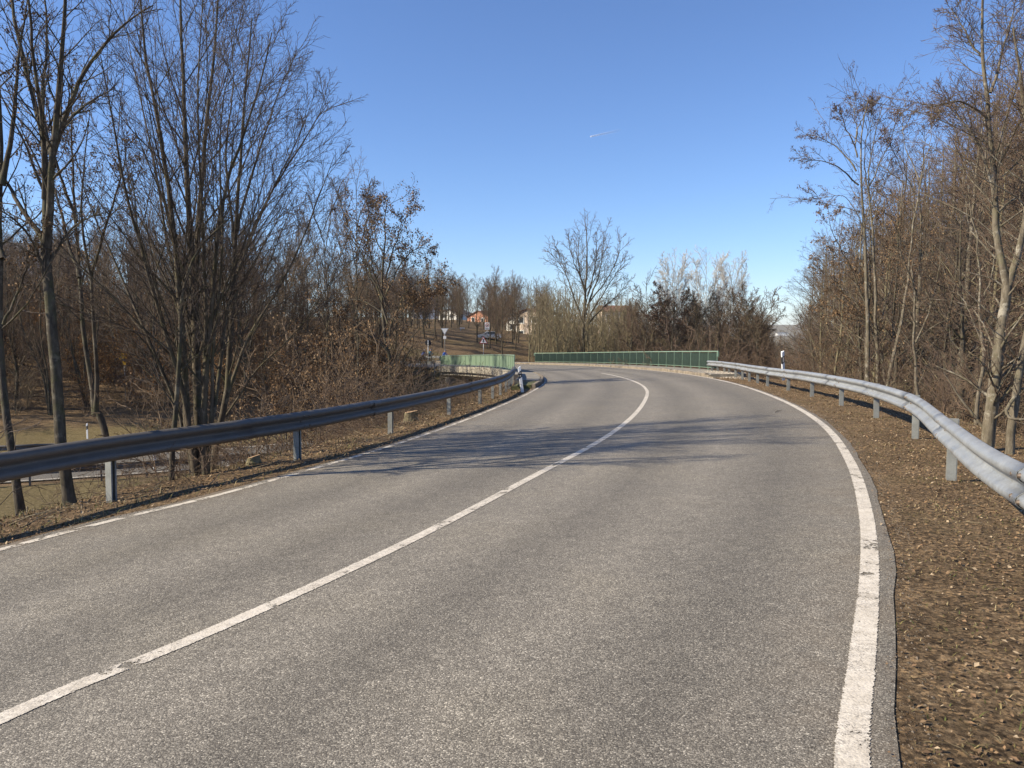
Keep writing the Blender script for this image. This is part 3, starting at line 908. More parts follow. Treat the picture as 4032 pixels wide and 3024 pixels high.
RP = [(1.0, -11.0), (1.55, -7.0), (1.95, -3.0), (2.55, 1.3), (3.60, 5.32), (4.98, 8.75), (6.56, 12.55), (7.68, 16.30), (8.43, 19.85), (9.02, 23.3), (9.42, 26.4), (9.72, 29.3), (10.02, 31.6), (10.32, 33.7), (10.65, 35.8), (11.0, 38.0), (11.25, 40.0), (11.42, 41.6), (11.52, 43.2), (11.56, 44.6), (11.56, 45.4)]
guardrail(RP, 1, lambda x, y: road_z(x, y) + 0.70, 'bright galvanised guardrail sweeping along the right verge', M_galv, M_galv_post, posts=RP[:-1])
LP_ = [(-8.6, -8), (-8.1, -4), (-7.6, 0), (-6.45, 4.4), (-5.5, 7.2), (-4.97, 9.26), (-3.52, 12.55), (-2.50, 16.5), (-1.64, 20.9), (-0.98, 25.0), (-0.62, 27.5), (-0.38, 29.6), (-0.20, 32.2), (-0.08, 35.0), (0.02, 37.8), (0.08, 40.6), (0.10, 43.2), (0.12, 45.6), (0.10, 47.0)]
guardrail(LP_, -1, lambda x, y: road_z(x, y) + 0.70, 'dirty shaded guardrail running along the left edge of the road', M_galv_shade, M_galv_post, posts=[p for p in LP_[:-1] if p != (-5.5, 7.2)])
# beyond the bridge
FR = [(float(p[0]), float(p[1])) for p in off_line(np.arange(kr[-1] - 22, kr[-1] + 60, 8), wR[kr[-1] - 22: kr[-1] + 60: 8] + 1.2)]
guardrail(FR[:5], 1, lambda x, y: road_z(x, y) + 0.80, 'short pale guardrail beyond the far end of the right railing', M_galv, M_galv_post, step=1.0, bolts=False)
fi = np.where((cC[:, 1] > 88.3) & (cC[:, 0] > -26) & (cC[:, 1] > 60))[0]
FL = [(float(p[0]), float(p[1])) for p in off_line(fi[::6], -(wL[fi[::6]] + 1.2))]
guardrail(FL, -1, lambda x, y: road_z(x, y) + 0.75, 'guardrail beyond the left railing where the cyclists ride', M_galv, M_galv_post, step=1.0, bolts=False)
# lower road, both sides
tl, nl = normals2(cLow)
ni = np.where((cLow[:, 0] > -70) & (cLow[:, 0] < -4.5))[0]
NR = [(float(a), float(b)) for a, b in (cLow[ni] + nl[ni] * 4.2)[::2]]
FRr = [(float(a), float(b)) for a, b in (cLow[ni] - nl[ni] * 4.6)[::4]]
guardrail(NR, 1, lambda x, y: low_road_z(x, y) + 0.75, 'guardrail on the near side of the lower road', M_galv_shade, M_galv_shade, step=1.0, bolts=False)
gf = guardrail(FRr, -1, lambda x, y: low_road_z(x, y) + 0.75, 'guardrail on the far side of the lower road beside the meadow', M_galv_shade, M_galv_shade, step=1.0, bolts=False)

# ------------------------------------------------------------------ green railings
def railing(line, zb, label, side, solid, H=1.10):
    """line: post positions in plan; side: +1 stands right of the road"""
    P = np.array(line)
    root = empty('railing', (float(P[0][0]), float(P[0][1]), float(zb[0])))
    tag(root, label, 'railing')
    inv = root.matrix_basis.inverted()
    def own(o): o.parent = root; o.matrix_parent_inverse = inv; return o
    post = MB().box((0, 0, H / 2), (0.055, 0.055, H)).box((0, 0, 0.012), (0.13, 0.13, 0.024)).mesh('post')
    for p, z in zip(P, zb):
        own(link('post', post, M_green_r, None, (p[0], p[1], z)))
    t, n = normals2(P)
    P3 = np.c_[P, zb]
    hp = P3 + np.array([0, 0, H])
    d0 = (hp[0] - hp[1]); d0 /= np.linalg.norm(d0); d1 = (hp[-1] - hp[-2]); d1 /= np.linalg.norm(d1)
    hp = np.vstack([hp[0] + d0 * 0.16, hp, hp[-1] + d1 * 0.16])
    own(MB().tube(hp, 0.042, 10).build('handrail', M_green_r, None, True))
    own(MB().tube(P3 + np.array([0, 0, 0.13]), 0.020, 6).build('bottom_rail', M_green_r, None, True))
    if side > 0 or solid:
        # folded end plate below the handrail
        e = hp[0]
        for e, dd in ((hp[0], d0), (hp[-1], d1)):
            ang = math.atan2(dd[1], dd[0])
            own(MB().box((0, 0, -0.15), (0.10, 0.09, 0.28)).build('end_plate', M_green_r, None, loc=tuple(e), rot=(0, 0, ang)))
    cache = {}
    for i in range(len(P) - 1):
        a, b = P3[i], P3[i + 1]; L = float(np.linalg.norm(b - a)); c = (a + b) / 2
        key = round(L, 1)
        if key not in cache:
            mb = MB(); w = L - 0.075
            if solid:
                mb.box((0, 0, 0.60), (w, 0.006, 0.86))
                for q in (-w / 2 + 0.02, w / 2 - 0.02): mb.box((q, 0.012, 0.60), (0.03, 0.016, 0.86))
            else:
                m = int(w / 0.105)
                for q in range(m + 1):
                    mb.box((-w / 2 + q * w / m, 0, 0.585), (0.012, 0.055, 0.86))
                mb.box((0, -side * 0.030, 0.545), (w, 0.004, 0.80))
            cache[key] = mb.mesh('infill_panel')
        ex = (b - a) / L; ey = np.cross([0, 0, 1.0], ex); ey /= np.linalg.norm(ey); ez = np.cross(ex, ey)
        Mx = Matrix(np.stack([ex, ey, ez], 1).tolist())
        o = link('infill_panel', cache[key], None, None, tuple(c))
        o.rotation_euler = Mx.to_euler()
        if not cache[key].materials: cache[key].materials.append(M_green_l if solid else M_green_d)
        own(o)
    return root
ri = np.where((cC[:, 1] > 43.8) & (cC[:, 1] < 95) & (cC[:, 0] > -3))[0]
rl = off_line(ri, wR[ri] + 1.95)
rl = rl[(rl[:, 1] > 44.5) & (rl[:, 1] < 93)]
rl = resamp(rl, 26)
railing(rl, road_z(rl[:, 0] - 1.8, rl[:, 1]) + 0.175, 'long dark green railing along the right side of the bridge', 1, False)
li = np.where((cC[:, 1] > 48) & (cC[:, 1] < 92) & (cC[:, 0] > -8))[0]
ll = off_line(li, -(wL[li] + 1.36))
ll = ll[(ll[:, 1] > 50.5) & (ll[:, 1] < 83.6)]
ll = resamp(ll, 19)
railing(ll, road_z(ll[:, 0] + 1.3, ll[:, 1]) + 0.175, 'pale green panelled railing above the left side of the bridge', -1, True)

# ------------------------------------------------------------------ roadside posts (delineators)
def delineator(x, y, z, rz, label, lean=0.0, round_refl=True, H=1.02, group=None):
    root = empty('marker_post', (x, y, z), rz)
    root.rotation_euler = (0, lean, rz)
    tag(root, label, 'marker post', group)
    w, dpt = 0.06, 0.10
    sec = [(-w, -0.02), (-w + 0.012, -0.034), (w - 0.012, -0.034), (w, -0.02), (0.018, dpt - 0.03), (-0.018, dpt - 0.03)]
    def body(z0, z1, slope0, slope1, grow=0.0):
        V = []
        for zz, sl in ((z0, slope0), (z1, slope1)):
            for a, b in sec:
                V.append((a * (1 + grow), b * (1 + grow) + 0.0, zz + sl * (a / w)))
        k = len(sec)
        Q = [[i, (i + 1) % k, k + (i + 1) % k, k + i] for i in range(k)]
        T = []
        for i in range(1, k - 1): T += [[0, i + 1, i], [k, k + i, k + i + 1]]
        return MB().add(V, Q, T)
    body(0, H, 0, 0.035).build('body', M_white, root)
    body(H - 0.42, H - 0.17, 0.035, 0.035, 0.05).build('black_band', M_black, root)
    if round_refl:
        for zz in (H - 0.235, H - 0.345):
            MB().tube([(0.0, -0.034, zz), (0.0, -0.043, zz)], 0.026, 14).build('reflector', M_refl, root)
    else:
        MB().box((0.0, -0.038, H - 0.295), (0.05, 0.010, 0.18)).build('reflector', M_refl, root)
    return root
delineator(0.41, 30.0, tz(0.41, 30.0) - 0.02, 0.10, 'white marker post with two round reflectors leaning at the left guardrail end', -0.13)
delineator(9.86, 27.9, -0.30, 0.30, 'white marker post with rectangular reflector rising behind the right guardrail', -0.07, False, 1.05)
xx = px(151 * 2.1602, 39.6); delineator(xx, 39.6, tz(xx, 39.6) - 0.05, 0.3, 'marker post on the near side of the lower road', 0, True, 1.35)
xx = px(182, 51.5); delineator(xx, 51.5, tz(xx, 51.5), 0.0, 'small marker post standing in the meadow behind the lower road', 0, True, 1.05)

# ------------------------------------------------------------------ signs, lamp
def pole_sign(x, y, H, label, plate_fn, cat='road sign', name='road_sign', r=0.04, rz=0.0, mat=None):
    root = empty(name, (x, y, tz(x, y)), rz)
    tag(root, label, cat)
    MB().tube([(0, 0, -0.3), (0, 0, H)], r, 8).build('pole', mat or M_galv, root, True)
    plate_fn(root, H)
    return root
M_red = simple('sign_red', (0.42, 0.03, 0.03), 0.5, 0.1)
M_signback = simple('sign_back', (0.42, 0.44, 0.46), 0.5, 0.08, metal=0.3)
M_blackp = simple('sign_black', (0.02, 0.02, 0.022), 0.6, 0.1)
def tri(cx, cz, s, up=True):
    h = s * 0.866
    return [(cx - s / 2, cz), (cx + s / 2, cz), (cx, cz + h)] if up else [(cx, cz - h), (cx + s / 2, cz), (cx - s / 2, cz)]
def yield_back(root, H):
    MB().prism(tri(0, H, 1.15, False), -0.06, -0.045).build('sign_plate', M_signback, root)
    MB().prism(tri(0, H - 0.09, 0.86, False), -0.066, -0.061).build('sign_face', M_white, root)
    MB().box((0, -0.05, H - 1.35), (0.42, 0.012, 0.42)).build('supplementary_plate', M_white, root)
def warn(root, H):
    MB().prism(tri(0, H - 1.05, 1.26, True), -0.06, -0.045).build('sign_plate', M_red, root)
    MB().prism(tri(0, H - 0.98, 0.98, True), -0.066, -0.061).build('sign_face', M_white, root)
    mb = MB().prism([(-0.055, H - 0.92), (0.055, H - 0.92), (0.055, H - 0.58), (-0.055, H - 0.58)], -0.072, -0.067)
    mb.prism([(-0.15, H - 0.58), (0.15, H - 0.58), (0, H - 0.34)], -0.072, -0.067)
    mb.box((0, -0.0695, H - 0.74), (0.36, 0.005, 0.06)).build('crossroads_symbol', M_blackp, root)
def ring(cx, cz, r0, r1, y, k=24):
    V = []; Q = []
    for i in range(k):
        a = i * 2 * math.pi / k
        V += [(cx + r0 * math.cos(a), y, cz + r0 * math.sin(a)), (cx + r1 * math.cos(a), y, cz + r1 * math.sin(a))]
    for i in range(k): j = (i + 1) % k; Q.append([2 * i, 2 * i + 1, 2 * j + 1, 2 * j])
    return V, Q
def zone(root, H):
    MB().box((0, -0.05, H - 0.6), (0.75, 0.012, 1.15)).build('sign_face', M_white, root)
    V, Q = ring(0, H - 0.48, 0.21, 0.29, -0.060); MB().add(V, Q).build('red_ring', M_red, root)
    MB().box((0, -0.060, H - 0.55), (0.26, 0.003, 0.10)).box((0.03, -0.060, H - 0.44), (0.10, 0.003, 0.12)).build('symbol', M_blackp, root)
    MB().box((0, -0.060, H - 0.98), (0.5, 0.003, 0.05)).box((0, -0.060, H - 1.08), (0.36, 0.003, 0.04)).build('small_text', M_blackp, root)
def round_back(root, H):
    MB().tube([(0, 0.05, H - 0.35), (0, 0.07, H - 0.35)], 0.42, 24).build('sign_plate', M_blackp, root)
M_white_pole = simple('pole_white', (0.75, 0.76, 0.76), 0.5, 0.05)
y_ = 112.0; pole_sign(px(961, y_), y_, 3.75, 'inverted white triangle sign on a tall pole beside the rightmost cyclist', yield_back)
y_ = 104.5; pole_sign(px(925, y_), y_, 2.9, 'dark round sign seen from behind on a white pole', round_back, r=0.05, mat=M_white_pole)
y_ = 118.0; pole_sign(px(1044.5, y_), y_, 3.0, 'red bordered triangular warning sign with black arrow symbol', warn, mat=M_white_pole)
y_ = 124.0; pole_sign(px(1052.5, y_), y_, 4.3, 'white rectangular zone sign with a red ring', zone)
def lamp(root, H):
    MB().box((0.28, 0, H + 0.02), (0.85, 0.30, 0.14)).build('lamp_head', M_white, root)
y_ = 140.0; zb = tz(px(995.5, y_), y_)
pole_sign(px(995.5, y_), y_, 1.6 + (328 - 331.5) / F * y_ - zb + 0.6, 'slim grey street lamp with flat white head', lamp, 'street lamp', 'street_lamp', 0.08)
M_yellow = simple('yellow_plate', (0.75, 0.42, 0.02), 0.5, 0.1)
def yel(root, H):
    MB().prism([(-0.35, H - 0.15), (0.2, H - 0.1), (0.4, H + 0.28), (-0.1, H + 0.36), (-0.42, H + 0.2)], -0.09, -0.03).build('sign_plate', M_yellow, root)
    MB().box((0.02, -0.06, H - 0.45), (0.22, 0.03, 0.3)).build('supplementary_plate', M_yellow, root)
y_ = 62.0; zz = tz(px(268, y_), y_)
pole_sign(px(268, y_), y_, 1.6 - (772 / 2.1602 - 328) / F * y_ - zz, 'small yellow marker shining among the brown shrubs', yel, 'marker', 'yellow_marker', 0.03)

# ------------------------------------------------------------------ trees: growth
def unit(a): return a / (np.linalg.norm(a, axis=-1, keepdims=True) + 1e-9)

def grow(P, R, k, t0, t1, ang, lenf, npts, sig=0.12, up=0.05, rfac=0.55, rmin=0.004, taper=0.3, shape=0.55, L=None, jl=0.35, rend=None, droop=0.0, flat=0.0):
    """k side branches on each branch of P[B,n,3], R[B,n]"""
    B, n = R.shape
    if L is None: L = np.linalg.norm(np.diff(P, axis=1), axis=2).sum(1)
    t = (np.arange(k)[None] + rng.random((B, k))) / k * (t1 - t0) + t0
    f = t * (n - 1); i = np.minimum(f.astype(int), n - 2); fr = (f - i)[..., None]
    bi_ = np.arange(B)[:, None]
    p = P[bi_, i] * (1 - fr) + P[bi_, i + 1] * fr
    d = unit(P[bi_, i + 1] - P[bi_, i])
    r = R[bi_, i] * (1 - fr[..., 0]) + R[bi_, i + 1] * fr[..., 0]
    ref = rng.normal(size=(B, 1, 3)); az = (np.arange(k)[None] * 2.4 + rng.normal(0, 0.5, (B, k)) + rng.random((B, 1)) * 6.28)
    u = unit(np.cross(d, ref)); w = np.cross(d, u)
    pr = np.cos(az)[..., None] * u + np.sin(az)[..., None] * w
    if flat: pr[..., 2] *= (1 - flat); pr = unit(pr)
    a = ang * (0.7 + 0.6 * rng.random((B, k)))[..., None]
    d = unit(np.cos(a) * d + np.sin(a) * pr)
    ln = L[:, None] * lenf * (1 - shape * (t - t0) / max(1e-6, t1 - t0)) * (1 - jl + 2 * jl * rng.random((B, k)))
    r0 = np.maximum(r * rfac * (0.8 + 0.4 * rng.random((B, k))), rmin)
    r0 = np.minimum(r0, r * 0.9 + 1e-4)
    r0 = np.maximum(r0, rmin)
    M = B * k
    d = d.reshape(M, 3); p = p.reshape(M, 3); ln = ln.reshape(M); r0 = r0.reshape(M)
    out = np.empty((M, npts, 3)); out[:, 0] = p
    step = (ln / (npts - 1))[:, None]
    for q in range(1, npts):
        d = d + rng.normal(0, sig, (M, 3))
        d[:, 2] += up - droop * q / npts
        d = unit(d)
        p = p + d * step
        out[:, q] = p
    re = np.maximum(r0 * taper, rmin * 0.6)
    tt = np.linspace(0, 1, npts)[None]
    Ro = r0[:, None] * (1 - tt) + re[:, None] * tt
    return out, Ro, ln

def tubes(sets):
    """sets of (P[B,n,3], R[B,n], sides) -> one vertex and quad array"""
    VV = []; QQ = []; base = 0
    for P, R, k in sets:
        B, n = R.shape
        if B == 0: continue
        tan = unit(np.gradient(P, axis=1))
        m = unit(P[:, -1] - P[:, 0])
        ref = np.where(np.abs(m[:, 2:3]) < 0.75, np.array([[0, 0, 1.0]]), np.array([[1.0, 0, 0]]))[:, None]
        u = unit(np.cross(tan, ref)); w = np.cross(tan, u)
        a = np.arange(k) * 2 * math.pi / k
        V = P[:, :, None] + R[:, :, None, None] * (np.cos(a)[None, None, :, None] * u[:, :, None] + np.sin(a)[None, None, :, None] * w[:, :, None])
        VV.append(V.reshape(-1, 3))
        b = (np.arange(B) * n * k)[:, None, None] + (np.arange(n - 1) * k)[None, :, None]
        j = np.arange(k)[None, None]; j2 = (j + 1) % k
        QQ.append((np.stack(np.broadcast_arrays(b + j, b + j2, b + k + j2, b + k + j), -1).reshape(-1, 4) + base))
        base += B * n * k
    return np.vstack(VV), np.vstack(QQ)

def stem(pts3, r0, r1, n=18, jit=0.0, power=1.0):
    pts3 = np.asarray(pts3, float)
    p = spline(pts3, max(0.05, np.linalg.norm(np.diff(pts3, axis=0), axis=1).sum() / 60.0)) if len(pts3) > 2 else pts3
    p = resamp(p, n)
    if jit: p[1:] += np.cumsum(rng.normal(0, jit, (n - 1, 3)), 0) * np.array([1, 1, 0.3])
    t = np.linspace(0, 1, n) ** power
    return p[None], (r0 * (1 - t) + r1 * t)[None]

def flare(S):
    """widen the foot of a trunk"""
    P, R = S
    R = R.copy(); R[:, 0] *= 1.35; R[:, 1] *= 1.05
    return P, R

def leaves_mesh(P, n, size, spread=0.05, hang=0.0, aspect=1.6):
    """n small bent leaves on random points of the branches P[B,m,3]"""
    B, m = P.shape[:2]
    b = rng.integers(0, B, n); i = rng.integers(max(0, m // 2 - 1), m - 1, n); f = rng.random((n, 1))
    c = P[b, i] * (1 - f) + P[b, i + 1] * f + rng.normal(0, spread, (n, 3))
    d = unit(rng.normal(size=(n, 3)) + np.array([0, 0, -hang * 2.0]))
    u = unit(np.cross(d, rng.normal(size=(n, 3))))
    s = size * (0.6 + 0.8 * rng.random((n, 1)))
    nrm = np.cross(d, u)
    a = c; b2 = c + d * s * 0.5 + u * s / aspect / 2 + nrm * s * 0.12; c2 = c + d * s; d2 = c + d * s * 0.5 - u * s / aspect / 2 + nrm * s * 0.12
    V = np.stack([a, b2, c2, d2], 1).reshape(-1, 3)
    k = np.arange(n) * 4
    return raw_mesh('leaves', V, np.stack([k, k + 1, k + 2, k + 3], 1))

def tree_object(name, root_loc, stems, limb_sets, twig_sets, mats, label, group=None, cat='tree', leaf=None, rz=0.0, local=False, crown='crown'):
    """trunk (stems and limbs) and crown (branches and twigs) under an Empty at the foot"""
    root = empty(name, tuple(root_loc), rz)
    tag(root, label, cat, group)
    o = np.array(root_loc) if not local else np.zeros(3)
    V, Q = tubes(stems + limb_sets)
    link('trunk', raw_mesh('trunk', V - o, Q, smooth=True), mats[0], root)
    if twig_sets:
        V, Q = tubes(twig_sets)
        link(crown, raw_mesh(crown, V - o, Q, smooth=True), mats[1], root)
    if leaf is not None:
        me, mt, nm = leaf
        if not local:
            me.transform(Matrix.Translation(Vector((-o[0], -o[1], -o[2]))))
        lo = link(nm, me, mt, root); lo['kind'] = 'stuff'
    return root

def pack(stems, n=18):
    P = np.concatenate([s[0] for s in stems]); R = np.concatenate([s[1] for s in stems])
    return P, R

# ------------------------------------------------------------------ near trees, left
def I(pts, d, d1=None):
    """stem points read from the photo at a distance d (running to d1 at the top)"""
    n = len(pts); d1 = d if d1 is None else d1
    return [img(x, y, d + (d1 - d) * i / max(1, n - 1)) for i, (x, y) in enumerate(pts)]

def root_on_ground(P):
    """start the stem below the ground"""
    P = [np.array(p) for p in P]
    g0 = tz(P[0][0], P[0][1])
    P[0][2] = min(P[0][2], g0) - 0.05
    return P

# the big many-stemmed hornbeam
D = 12.0
H1 = [([(430, 1046), (405, 930), (400, 800), (392, 600), (365, 400), (325, 180), (290, -90)], D, D - 0.6, .105),
      ([(436, 1046), (426, 900), (418, 700), (408, 480), (398, 250), (385, -120)], D, D + .4, .125),
      ([(440, 1048), (432, 880), (427, 700), (436, 500), (455, 300), (482, 60), (495, -90)], D, D + 1.1, .11),
      ([(446, 1048), (442, 900), (447, 750), (458, 600), (482, 420), (540, 230), (580, 60)], D, D - .9, .09),
      ([(428, 1020), (398, 860), (345, 680), (292, 490), (245, 290), (215, 120)], D, D - 1.3, .075),
      ([(426, 1000), (388, 890), (325, 740), (262, 600), (205, 470), (160, 330)], D, D + .9, .06),
      ([(424, 960), (370, 840), (300, 720), (235, 690), (160, 640)], D, D - .8, .045),
      ([(441, 980), (470, 830), (500, 640), (560, 470), (630, 330), (665, 230)], D, D + 1.6, .06),
      ([(440, 950), (420, 760), (375, 560), (335, 350), (300, 180), (268, 20)], D, D + 1.5, .055),
      ([(436, 900), (440, 650), (430, 430), (425, 200), (440, -40)], D, D - 1.6, .06),
      ([(444, 930), (462, 700), (478, 520), (470, 300), (500, 100)], D, D - 1.2, .05)]
S = [stem(root_on_ground(I(p, a, b)), r * .62, r * 0.08, 18, 0.012) for p, a, b, r in H1]
P0, R0 = pack(S)
P1, R1, L1 = grow(P0, R0, 20, 0.22, 0.98, 0.55, 0.30, 8, 0.06, 0.05, 0.36, 0.005, shape=0.6)
P2, R2, L2 = grow(P1, R1, 9, 0.12, 1.0, 0.60, 0.44, 5, 0.09, 0.03, 0.5, 0.0034)
P3, R3, L3 = grow(P2, R2, 6, 0.12, 1.0, 0.65, 0.46, 3, 0.12, 0.02, 0.6, 0.0028)
b0 = img(436, 1046, D); b0[2] = tz(b0[0], b0[1])
tree_object('hornbeam_tree', b0, [(*flare((P0, R0)), 9)], [(P1, R1, 5)], [(P2, R2, 3), (P3, R3, 3)], (M_bark_beech, M_twig),
            'big bare tree of many fanning stems behind the left guardrail')
# its neighbour to the right
D = 13.6
H2 = [([(455, 1040), (470, 940), (489, 850), (497, 700), (511, 500), (524, 330), (540, 150), (552, 40)], D, D - .5, .095),
      ([(489, 860), (530, 735), (596, 625), (640, 530), (690, 410), (712, 340)], D, D + 1.0, .05),
      ([(500, 640), (555, 470), (620, 350), (672, 270), (708, 220)], D, D - 1.2, .045),
      ([(512, 500), (558, 320), (602, 190), (640, 110)], D, D + 1.2, .04),
      ([(487, 900), (560, 800), (640, 720), (700, 640), (735, 560)], D, D - .6, .028),
      ([(508, 540), (500, 350), (512, 180), (500, 60)], D, D + 1.3, .04)]
S = [stem(root_on_ground(I(p, a, b)) if i == 0 else I(p, a, b), r * .66, r * 0.10, 18, 0.012) for i, (p, a, b, r) in enumerate(H2)]
P0, R0 = pack(S)
P1, R1, L1 = grow(P0, R0, 20, 0.2, 0.98, 0.55, 0.32, 8, 0.06, 0.05, 0.36, 0.005, shape=0.55)
P2, R2, L2 = grow(P1, R1, 9, 0.12, 1.0, 0.60, 0.44, 5, 0.09, 0.03, 0.5, 0.0034)
P3, R3, L3 = grow(P2, R2, 6, 0.12, 1.0, 0.65, 0.46, 3, 0.12, 0.02, 0.6, 0.0028)
b0 = img(455, 1040, D); b0[2] = tz(b0[0], b0[1])
tree_object('hornbeam_tree', b0, [(*flare((P0, R0)), 9)], [(P1, R1, 5)], [(P2, R2, 3), (P3, R3, 3)], (M_bark_beech, M_twig),
            'bare tree with swaying dark stem just right of the many-stemmed one')
# slim bent stem in front
S = [stem(root_on_ground(I([(370, 1052), (376, 900), (388, 760), (392, 640), (430, 540), (500, 470)], 11.4, 11.0)), .045, .010, 16, 0.006)]
P0, R0 = pack(S)
P1, R1, L1 = grow(P0, R0, 9, 0.25, 1.0, 0.7, 0.22, 7, 0.08, 0.03, 0.35, 0.004)
P2, R2, L2 = grow(P1, R1, 6, 0.2, 1.0, 0.7, 0.4, 5, 0.1, 0.02, 0.5, 0.0025)
b0 = img(370, 1052, 11.4); b0[2] = tz(b0[0], b0[1])
tree_object('young_tree', b0, [(P0, R0, 7)], [(P1, R1, 4)], [(P2, R2, 3)], (M_bark_dark, M_twig), 'slim young tree bending right in front of the many-stemmed tree')

# tall tree near the left edge
D = 9.7
H3 = [([(152, 1092), (128, 950), (118, 780), (106, 600), (100, 520)], D, D, .072, 0.80),
      ([(101, 540), (97, 430), (92, 320), (60, 190), (25, 60), (8, -80)], D, D + .8, .045, .3),
      ([(100, 530), (110, 420), (118, 300), (135, 150), (142, -80)], D, D - .6, .048, .3),
      ([(97, 430), (82, 250), (60, 90), (52, -90)], D, D - .9, .03, .3),
      ([(113, 330), (150, 230), (210, 120), (270, 50), (330, 10)], D, D - .5, .035, .2),
      ([(118, 300), (165, 240), (205, 210), (245, 190)], D, D + .8, .025, .2),
      ([(104, 570), (150, 500), (200, 470), (250, 455)], D, D + .4, .02, .2),
      ([(96, 520), (40, 440), (10, 380), (-20, 330)], D, D + .5, .035, .25),
      ([(98, 600), (70, 520), (30, 470), (-10, 440)], D, D - .6, .022, .2),
      ([(115, 360), (90, 230), (100, 100), (90, -60)], D, D + 1.2, .028, .3)]
S = [stem(root_on_ground(I(p, a, b)) if i == 0 else I(p, a, b), r, r * q, 16, 0.008) for i, (p, a, b, r, q) in enumerate(H3)]
P0, R0 = pack(S)
P1, R1, L1 = grow(P0[1:], R0[1:], 12, 0.15, 0.98, 0.6, 0.34, 8, 0.09, 0.03, 0.42, 0.006)
P2, R2, L2 = grow(P1, R1, 7, 0.15, 1.0, 0.65, 0.42, 6, 0.12, 0.02, 0.5, 0.0035)
P3, R3, L3 = grow(P2, R2, 4, 0.15, 1.0, 0.7, 0.42, 4, 0.15, 0.02, 0.6, 0.0024)
b0 = img(152, 1092, D); b0[2] = tz(b0[0], b0[1])
tree_object('forked_tree', b0, [(*flare((P0, R0)), 10)], [(P1, R1, 5)], [(P2, R2, 3), (P3, R3, 3)], (M_bark_dark, M_twig), 'tall forked bare tree with smooth straight trunk at far left')

# trunk at the very edge of the picture
D = 9.9
H4 = [([(48, 1085), (30, 960), (12, 820), (6, 640), (2, 460), (4, 300), (-10, 60), (-30, -100)], D, D + .6, .055, .25),
      ([(8, 700), (45, 610), (75, 520), (100, 470)], D, D - .4, .018, .2),
      ([(6, 560), (-30, 430), (-60, 300)], D, D + .5, .03, .2),
      ([(4, 400), (30, 250), (45, 120), (60, 0)], D, D + .5, .035, .2)]
S = [stem(root_on_ground(I(p, a, b)) if i == 0 else I(p, a, b), r, r * q, 16, 0.01) for i, (p, a, b, r, q) in enumerate(H4)]
P0, R0 = pack(S)
P1, R1, L1 = grow(P0, R0, 14, 0.25, 0.98, 0.7, 0.22, 8, 0.1, 0.02, 0.4, 0.005)
P2, R2, L2 = grow(P1, R1, 7, 0.15, 1.0, 0.65, 0.42, 6, 0.12, 0.02, 0.5, 0.0035)
P3, R3, L3 = grow(P2, R2, 4, 0.15, 1.0, 0.7, 0.42, 4, 0.15, 0.0, 0.6, 0.0024)
b0 = img(48, 1085, D); b0[2] = tz(b0[0], b0[1])
tree_object('edge_tree', b0, [(*flare((P0, R0)), 9)], [(P1, R1, 5)], [(P2, R2, 3), (P3, R3, 3)], (M_bark_dark, M_twig),
            'dark bare tree leaning at the left border of the photo', leaf=(leaves_mesh(P3, 1200, 0.040, 0.03, 0.5), M_leaf_brown, 'leaves'))

# two-stemmed tree with some leaves left
D = 14.0
H5 = [([(232, 985), (220, 930), (205, 890)], D, D, .07, .85),
      ([(206, 895), (192, 800), (180, 700), (168, 560), (160, 430), (150, 300), (152, 170)], D, D + .5, .048, .15),
      ([(207, 895), (212, 800), (206, 700), (196, 600), (180, 480), (186, 350), (200, 240)], D, D - .5, .042, .15),
      ([(172, 600), (140, 470), (110, 380), (80, 300)], D, D + .9, .035, .2),
      ([(195, 600), (240, 480), (262, 400), (280, 300)], D, D - .7, .03, .2),
      ([(165, 480), (120, 330), (110, 230), (90, 160)], D, D - .9, .03, .2)]
S = [stem(root_on_ground(I(p, a, b)) if i == 0 else I(p, a, b), r, r * q, 16, 0.012) for i, (p, a, b, r, q) in enumerate(H5)]
P0, R0 = pack(S)
P1, R1, L1 = grow(P0[1:], R0[1:], 12, 0.25, 0.98, 0.75, 0.26, 7, 0.13, 0.02, 0.4, 0.006)
P2, R2, L2 = grow(P1, R1, 6, 0.15, 1.0, 0.7, 0.42, 5, 0.16, 0.0, 0.5, 0.0035)
P3, R3, L3 = grow(P2, R2, 4, 0.15, 1.0, 0.8, 0.42, 4, 0.2, 0.0, 0.6, 0.0025)
b0 = img(232, 985, D); b0[2] = tz(b0[0], b0[1])
tree_object('oak_tree', b0, [(*flare((P0, R0)), 9)], [(P1, R1, 5)], [(P2, R2, 3), (P3, R3, 3)], (M_bark_dark, M_twig),
            'two-stemmed tree keeping small brown leaves behind the left guardrail post', leaf=(leaves_mesh(P3, 3800, 0.042, 0.04, 0.6), M_leaf_brown, 'leaves'))

# alder-like tree left of the bridge, full of dry leaves
D = 36.0
gz = tz(px(842, D), D)
H6 = [([(846, 830), (842, 760), (835, 690), (832, 600), (838, 500), (850, 430)], D, D + .5, .12, .15),
      ([(838, 700), (810, 620), (780, 560), (740, 500), (715, 450)], D, D + 1.5, .055, .15),
      ([(840, 740), (858, 660), (880, 620), (915, 600), (945, 600)], D, D - 1.5, .05, .12),
      ([(833, 640), (870, 570), (905, 540), (940, 545)], D, D + 1.2, .045, .12),
      ([(833, 600), (860, 510), (885, 460), (905, 440)], D, D - 1.0, .045, .12),
      ([(834, 660), (800, 560), (790, 480), (800, 430)], D, D - 1.2, .045, .12),
      ([(840, 760), (770, 700), (720, 670), (690, 640)], D, D - 1.0, .05, .12),
      ([(833, 560), (815, 500), (820, 450), (828, 425)], D, D + 1.8, .035, .12),
      ([(838, 690), (880, 680), (925, 630), (948, 625)], D, D + .6, .035, .12)]
S = []
